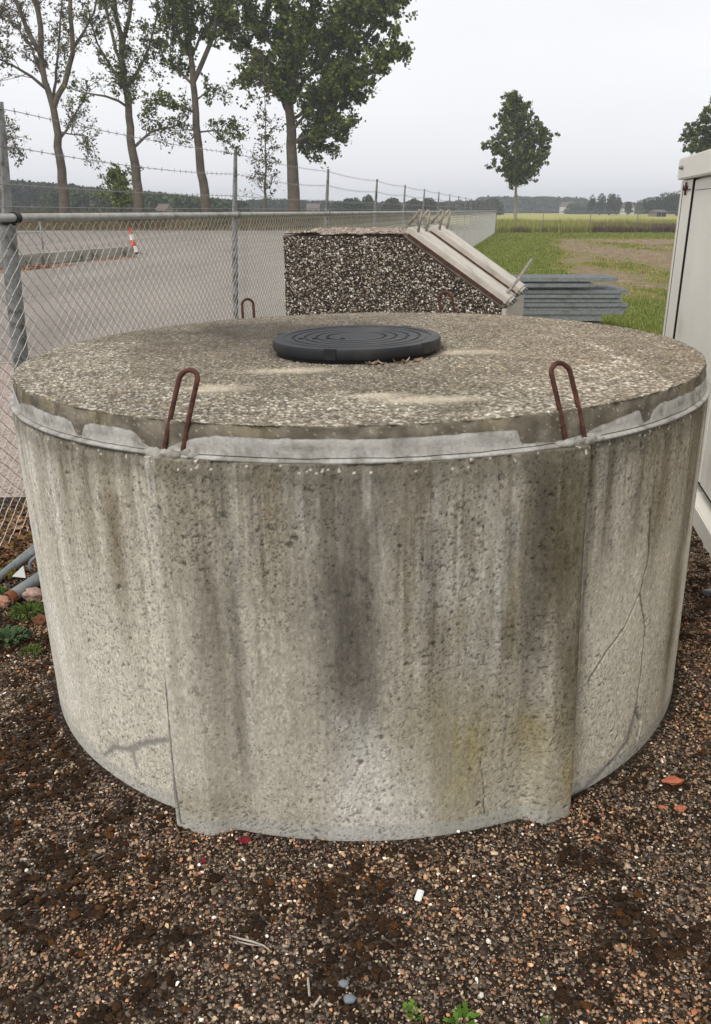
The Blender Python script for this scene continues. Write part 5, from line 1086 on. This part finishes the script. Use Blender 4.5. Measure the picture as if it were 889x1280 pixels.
# far trees, hedges and woods: each tree a leafy crown on a trunk
def puffs(centres, radii, n_per, size, pal_, gg, origin):
    P = []; 
    for c_, r_ in zip(centres, radii):
        n = int(n_per); v = gg.normal(size=(n, 3)); v /= np.linalg.norm(v, axis=1)[:, None]; rad = (0.55 + 0.5 * gg.random(n) ** 0.6); P.append(np.array(c_) + v * rad[:, None] * np.array(r_))
    P = np.concatenate(P); P = P[P[:, 2] > 0.1]
    return leaf_quads(P - origin, size, pal_, gg)
PALF = np.array([[0.050, 0.070, 0.028], [0.065, 0.085, 0.034], [0.04, 0.055, 0.025]])
def far_tree(px, ytop, wpx, Y, seed, label, group, pal_=PALF, name='broadleaf_tree', tall=1.0, n_per=330):
    gg = np.random.default_rng(seed); b0 = at(px, 264, Y); b0[2] = 0; H_ = at(px, ytop, Y)[2]; w = wpx / 1097 * Y / 2
    cs = []; rs = []
    for k in range(9):
        a = gg.random() * 6.283; rr_ = w * 0.55 * math.sqrt(gg.random()); hz_ = H_ * (0.30 + 0.42 * gg.random()); cs.append(b0 + np.array([math.cos(a) * rr_, math.sin(a) * rr_, hz_])); rs.append((w * 0.5, w * 0.5, H_ * 0.25))
    cs.append(b0 + np.array([0, 0, H_ * 0.70])); rs.append((w * 0.55, w * 0.55, H_ * 0.30))
    t = empty(name, b0); tag(t, label, 'tree', group)
    m = MB(); m.tube([(0, 0, -0.1), (0, 0, H_ * 0.35), (0.1, 0, H_ * 0.7)], [w * 0.07 + 0.12, w * 0.05 + 0.08, 0.05], 6); m.build('trunk', M['bark'], t, smooth=True)
    V, F, cc = puffs(cs, rs, n_per, max(w * 0.055, 0.28), pal_, gg, b0); mesh_np('crown', V, F, M['far_leaf'], t, col=cc); return t
GB = 'round trees on the horizon'
far_tree(444, 247, 32, 240, 501, 'round tree on the horizon right of the third fence post', GB)
far_tree(461, 243, 16, 250, 502, 'paler ragged tree joined to the right of the round one on the horizon', GB, PALF * 1.4)
far_tree(424, 252, 26, 260, 511, 'low bush on the horizon left of the round tree', GB)
far_tree(490, 247, 28, 250, 503, 'round tree on the horizon between the fourth and fifth fence posts', GB)
far_tree(518, 248, 24, 260, 504, 'left half of the widest round clump on the horizon', GB); far_tree(536, 247, 26, 262, 505, 'right half of the widest round clump on the horizon', GB)
GC = 'clump of tall trees in the middle distance on the right'
for k, (px, yt, w_) in enumerate(((739, 243, 14), (750, 241, 15), (762, 241, 15), (771, 243, 12))):
    far_tree(px, yt, w_, 330, 520 + k, ['leftmost tall tree of the open clump on the right horizon', 'second tree from the left of the open clump on the right horizon', 'third tree from the left of the open clump on the right horizon', 'rightmost tree of the open clump on the right horizon'][k], GC, PALF * 1.1, n_per=130)
far_tree(785, 252, 10, 340, 530, 'pointed small dark tree right of the open clump on the horizon', GC, PALF * 0.8)
far_tree(800, 249, 22, 380, 531, 'pale low tree between the open clump and the dense trees by the cabin', GC, PALF * 1.3, n_per=140)
GD = 'dense trees on the horizon by the cabin'
for k, (px, yt, w_) in enumerate(((817, 246, 30), (831, 240, 34), (846, 238, 36), (862, 238, 34))):
    far_tree(px, yt, w_, 300, 540 + k, ['lowest left tree of the dense group beside the cabin', 'second tree of the dense group beside the cabin', 'tallest tree of the dense group touching the cabin edge', 'tree of the dense group hidden behind the cabin'][k], GD)
# distant woods as single masses
def wood_mass(name, label, xr, yprof, Y, n, seed, size, pal_, rr=3.2, dense=260):
    gg = np.random.default_rng(seed); cs = []; rs = []
    for k in range(n):
        px = xr[0] + (xr[1] - xr[0]) * gg.random(); yt = np.interp(px, *yprof) + gg.normal() * 0.9; Yk_ = Y * (1 + 0.12 * gg.random()); H_ = max(at(px, yt, Yk_)[2], 1.5); c_ = at(px, 262, Yk_)
        for q in (0.25, 0.6, 0.85): cs.append(np.array([c_[0], Yk_, H_ * q])); rs.append((rr * (1.25 - q * 0.7), rr * (1.25 - q * 0.7), H_ * 0.22))
    V, F, cc = puffs(cs, rs, dense / 3, size, pal_, gg, np.zeros(3)); return tag(mesh_np(name, V, F, M['far_leaf'], col=cc), label, 'woodland', kind='stuff')
wood_mass('woodland', 'dark conifer wood on the horizon at the far left', (-60, 140), ([-60, 0, 60, 100, 140], [229, 230, 233, 236, 242]), 260, 330, 601, 0.75, PALF * 0.75)
wood_mass('hedge_trees', 'mixed green trees and hedges low on the left horizon', (60, 300), ([60, 90, 140, 180, 220, 300], [244, 240, 246, 243, 247, 254]), 200, 260, 602, 0.55, PALF * 1.25, rr=2.6)
wood_mass('far_hedges', 'low dark hedges along the horizon behind the fence posts', (290, 620), ([290, 330, 420, 500, 560, 620], [254, 252, 255, 256, 255, 252]), 330, 330, 603, 0.8, PALF, rr=3.5)
wood_mass('far_woodland', 'long even tree line on the right horizon', (600, 730), ([600, 640, 700, 730], [249, 249, 249.5, 251]), 560, 330, 604, 1.2, PALF, rr=5, dense=200)
wood_mass('far_hedges', 'thin hedge line on the horizon below the right-hand trees', (715, 900), ([715, 780, 900], [257, 256, 256]), 420, 200, 605, 0.9, PALF * 1.2, rr=3.5)
# houses on the horizon
def house(px, Y, wpx, hm, lab, wm='house_wall'):
    b0 = at(px, 264, Y); b0[2] = 0; w = wpx / 1097 * Y; h = empty('house', b0); tag(h, lab, 'house', 'low houses on the horizon')
    m = MB(); m.box((0, 0, hm * 0.3), (w, 7, hm * 0.6)); m.build('wall', M[wm], h)
    m = MB(); m.prism([(-w / 2 - 0.3, -3.8, hm * 0.6 + 0.003), (-w / 2 - 0.3, 3.8, hm * 0.6 + 0.003), (-w / 2 - 0.3, 0, hm)], (w + 0.6, 0, 0)); m.build('roof', M['house_roof'], h)
    m = MB()
    for k in (-0.25, 0.25): m.box((w * k, -3.52, hm * 0.3), (1.2, 0.06, 1.2))
    m.build('window', M['dark'], h)
M['white_wall'] = mat('white_wall', (0.6, 0.6, 0.58), 0.9)
house(206, 175, 10, 2.9, 'small pale building on the left horizon between the second and third poplars', 'white_wall')
house(392, 300, 14, 3.9, 'brown roofed house on the horizon just right of the leafy poplar')
house(708, 480, 14, 6, 'white low house at the right end of the far tree line', 'white_wall'); house(784, 400, 12, 4.5, 'white low building on the horizon right of the open tree clump', 'white_wall')
house(822, 250, 12, 1.9, 'low brown roofed shed under the dense trees by the cabin')

# ------------------------------------------------------------------ air between here and the horizon
HAZE = 0.0007
if HAZE > 0:
    m = MB(); m.box((0, 700, 15), (1700, 1700, 34.0 + 0.0)); mh = bpy.data.materials.new('haze'); mh.use_nodes = True; N = mh.node_tree; N.nodes.clear()
    o_ = N.nodes.new('ShaderNodeOutputMaterial'); v_ = N.nodes.new('ShaderNodeVolumePrincipled'); v_.inputs['Color'].default_value = (0.90, 0.94, 1.0, 1); v_.inputs['Density'].default_value = HAZE; v_.inputs['Anisotropy'].default_value = 0.0
    N.links.new(v_.outputs[0], o_.inputs['Volume']); tag(m.build('haze', mh), kind='stuff')
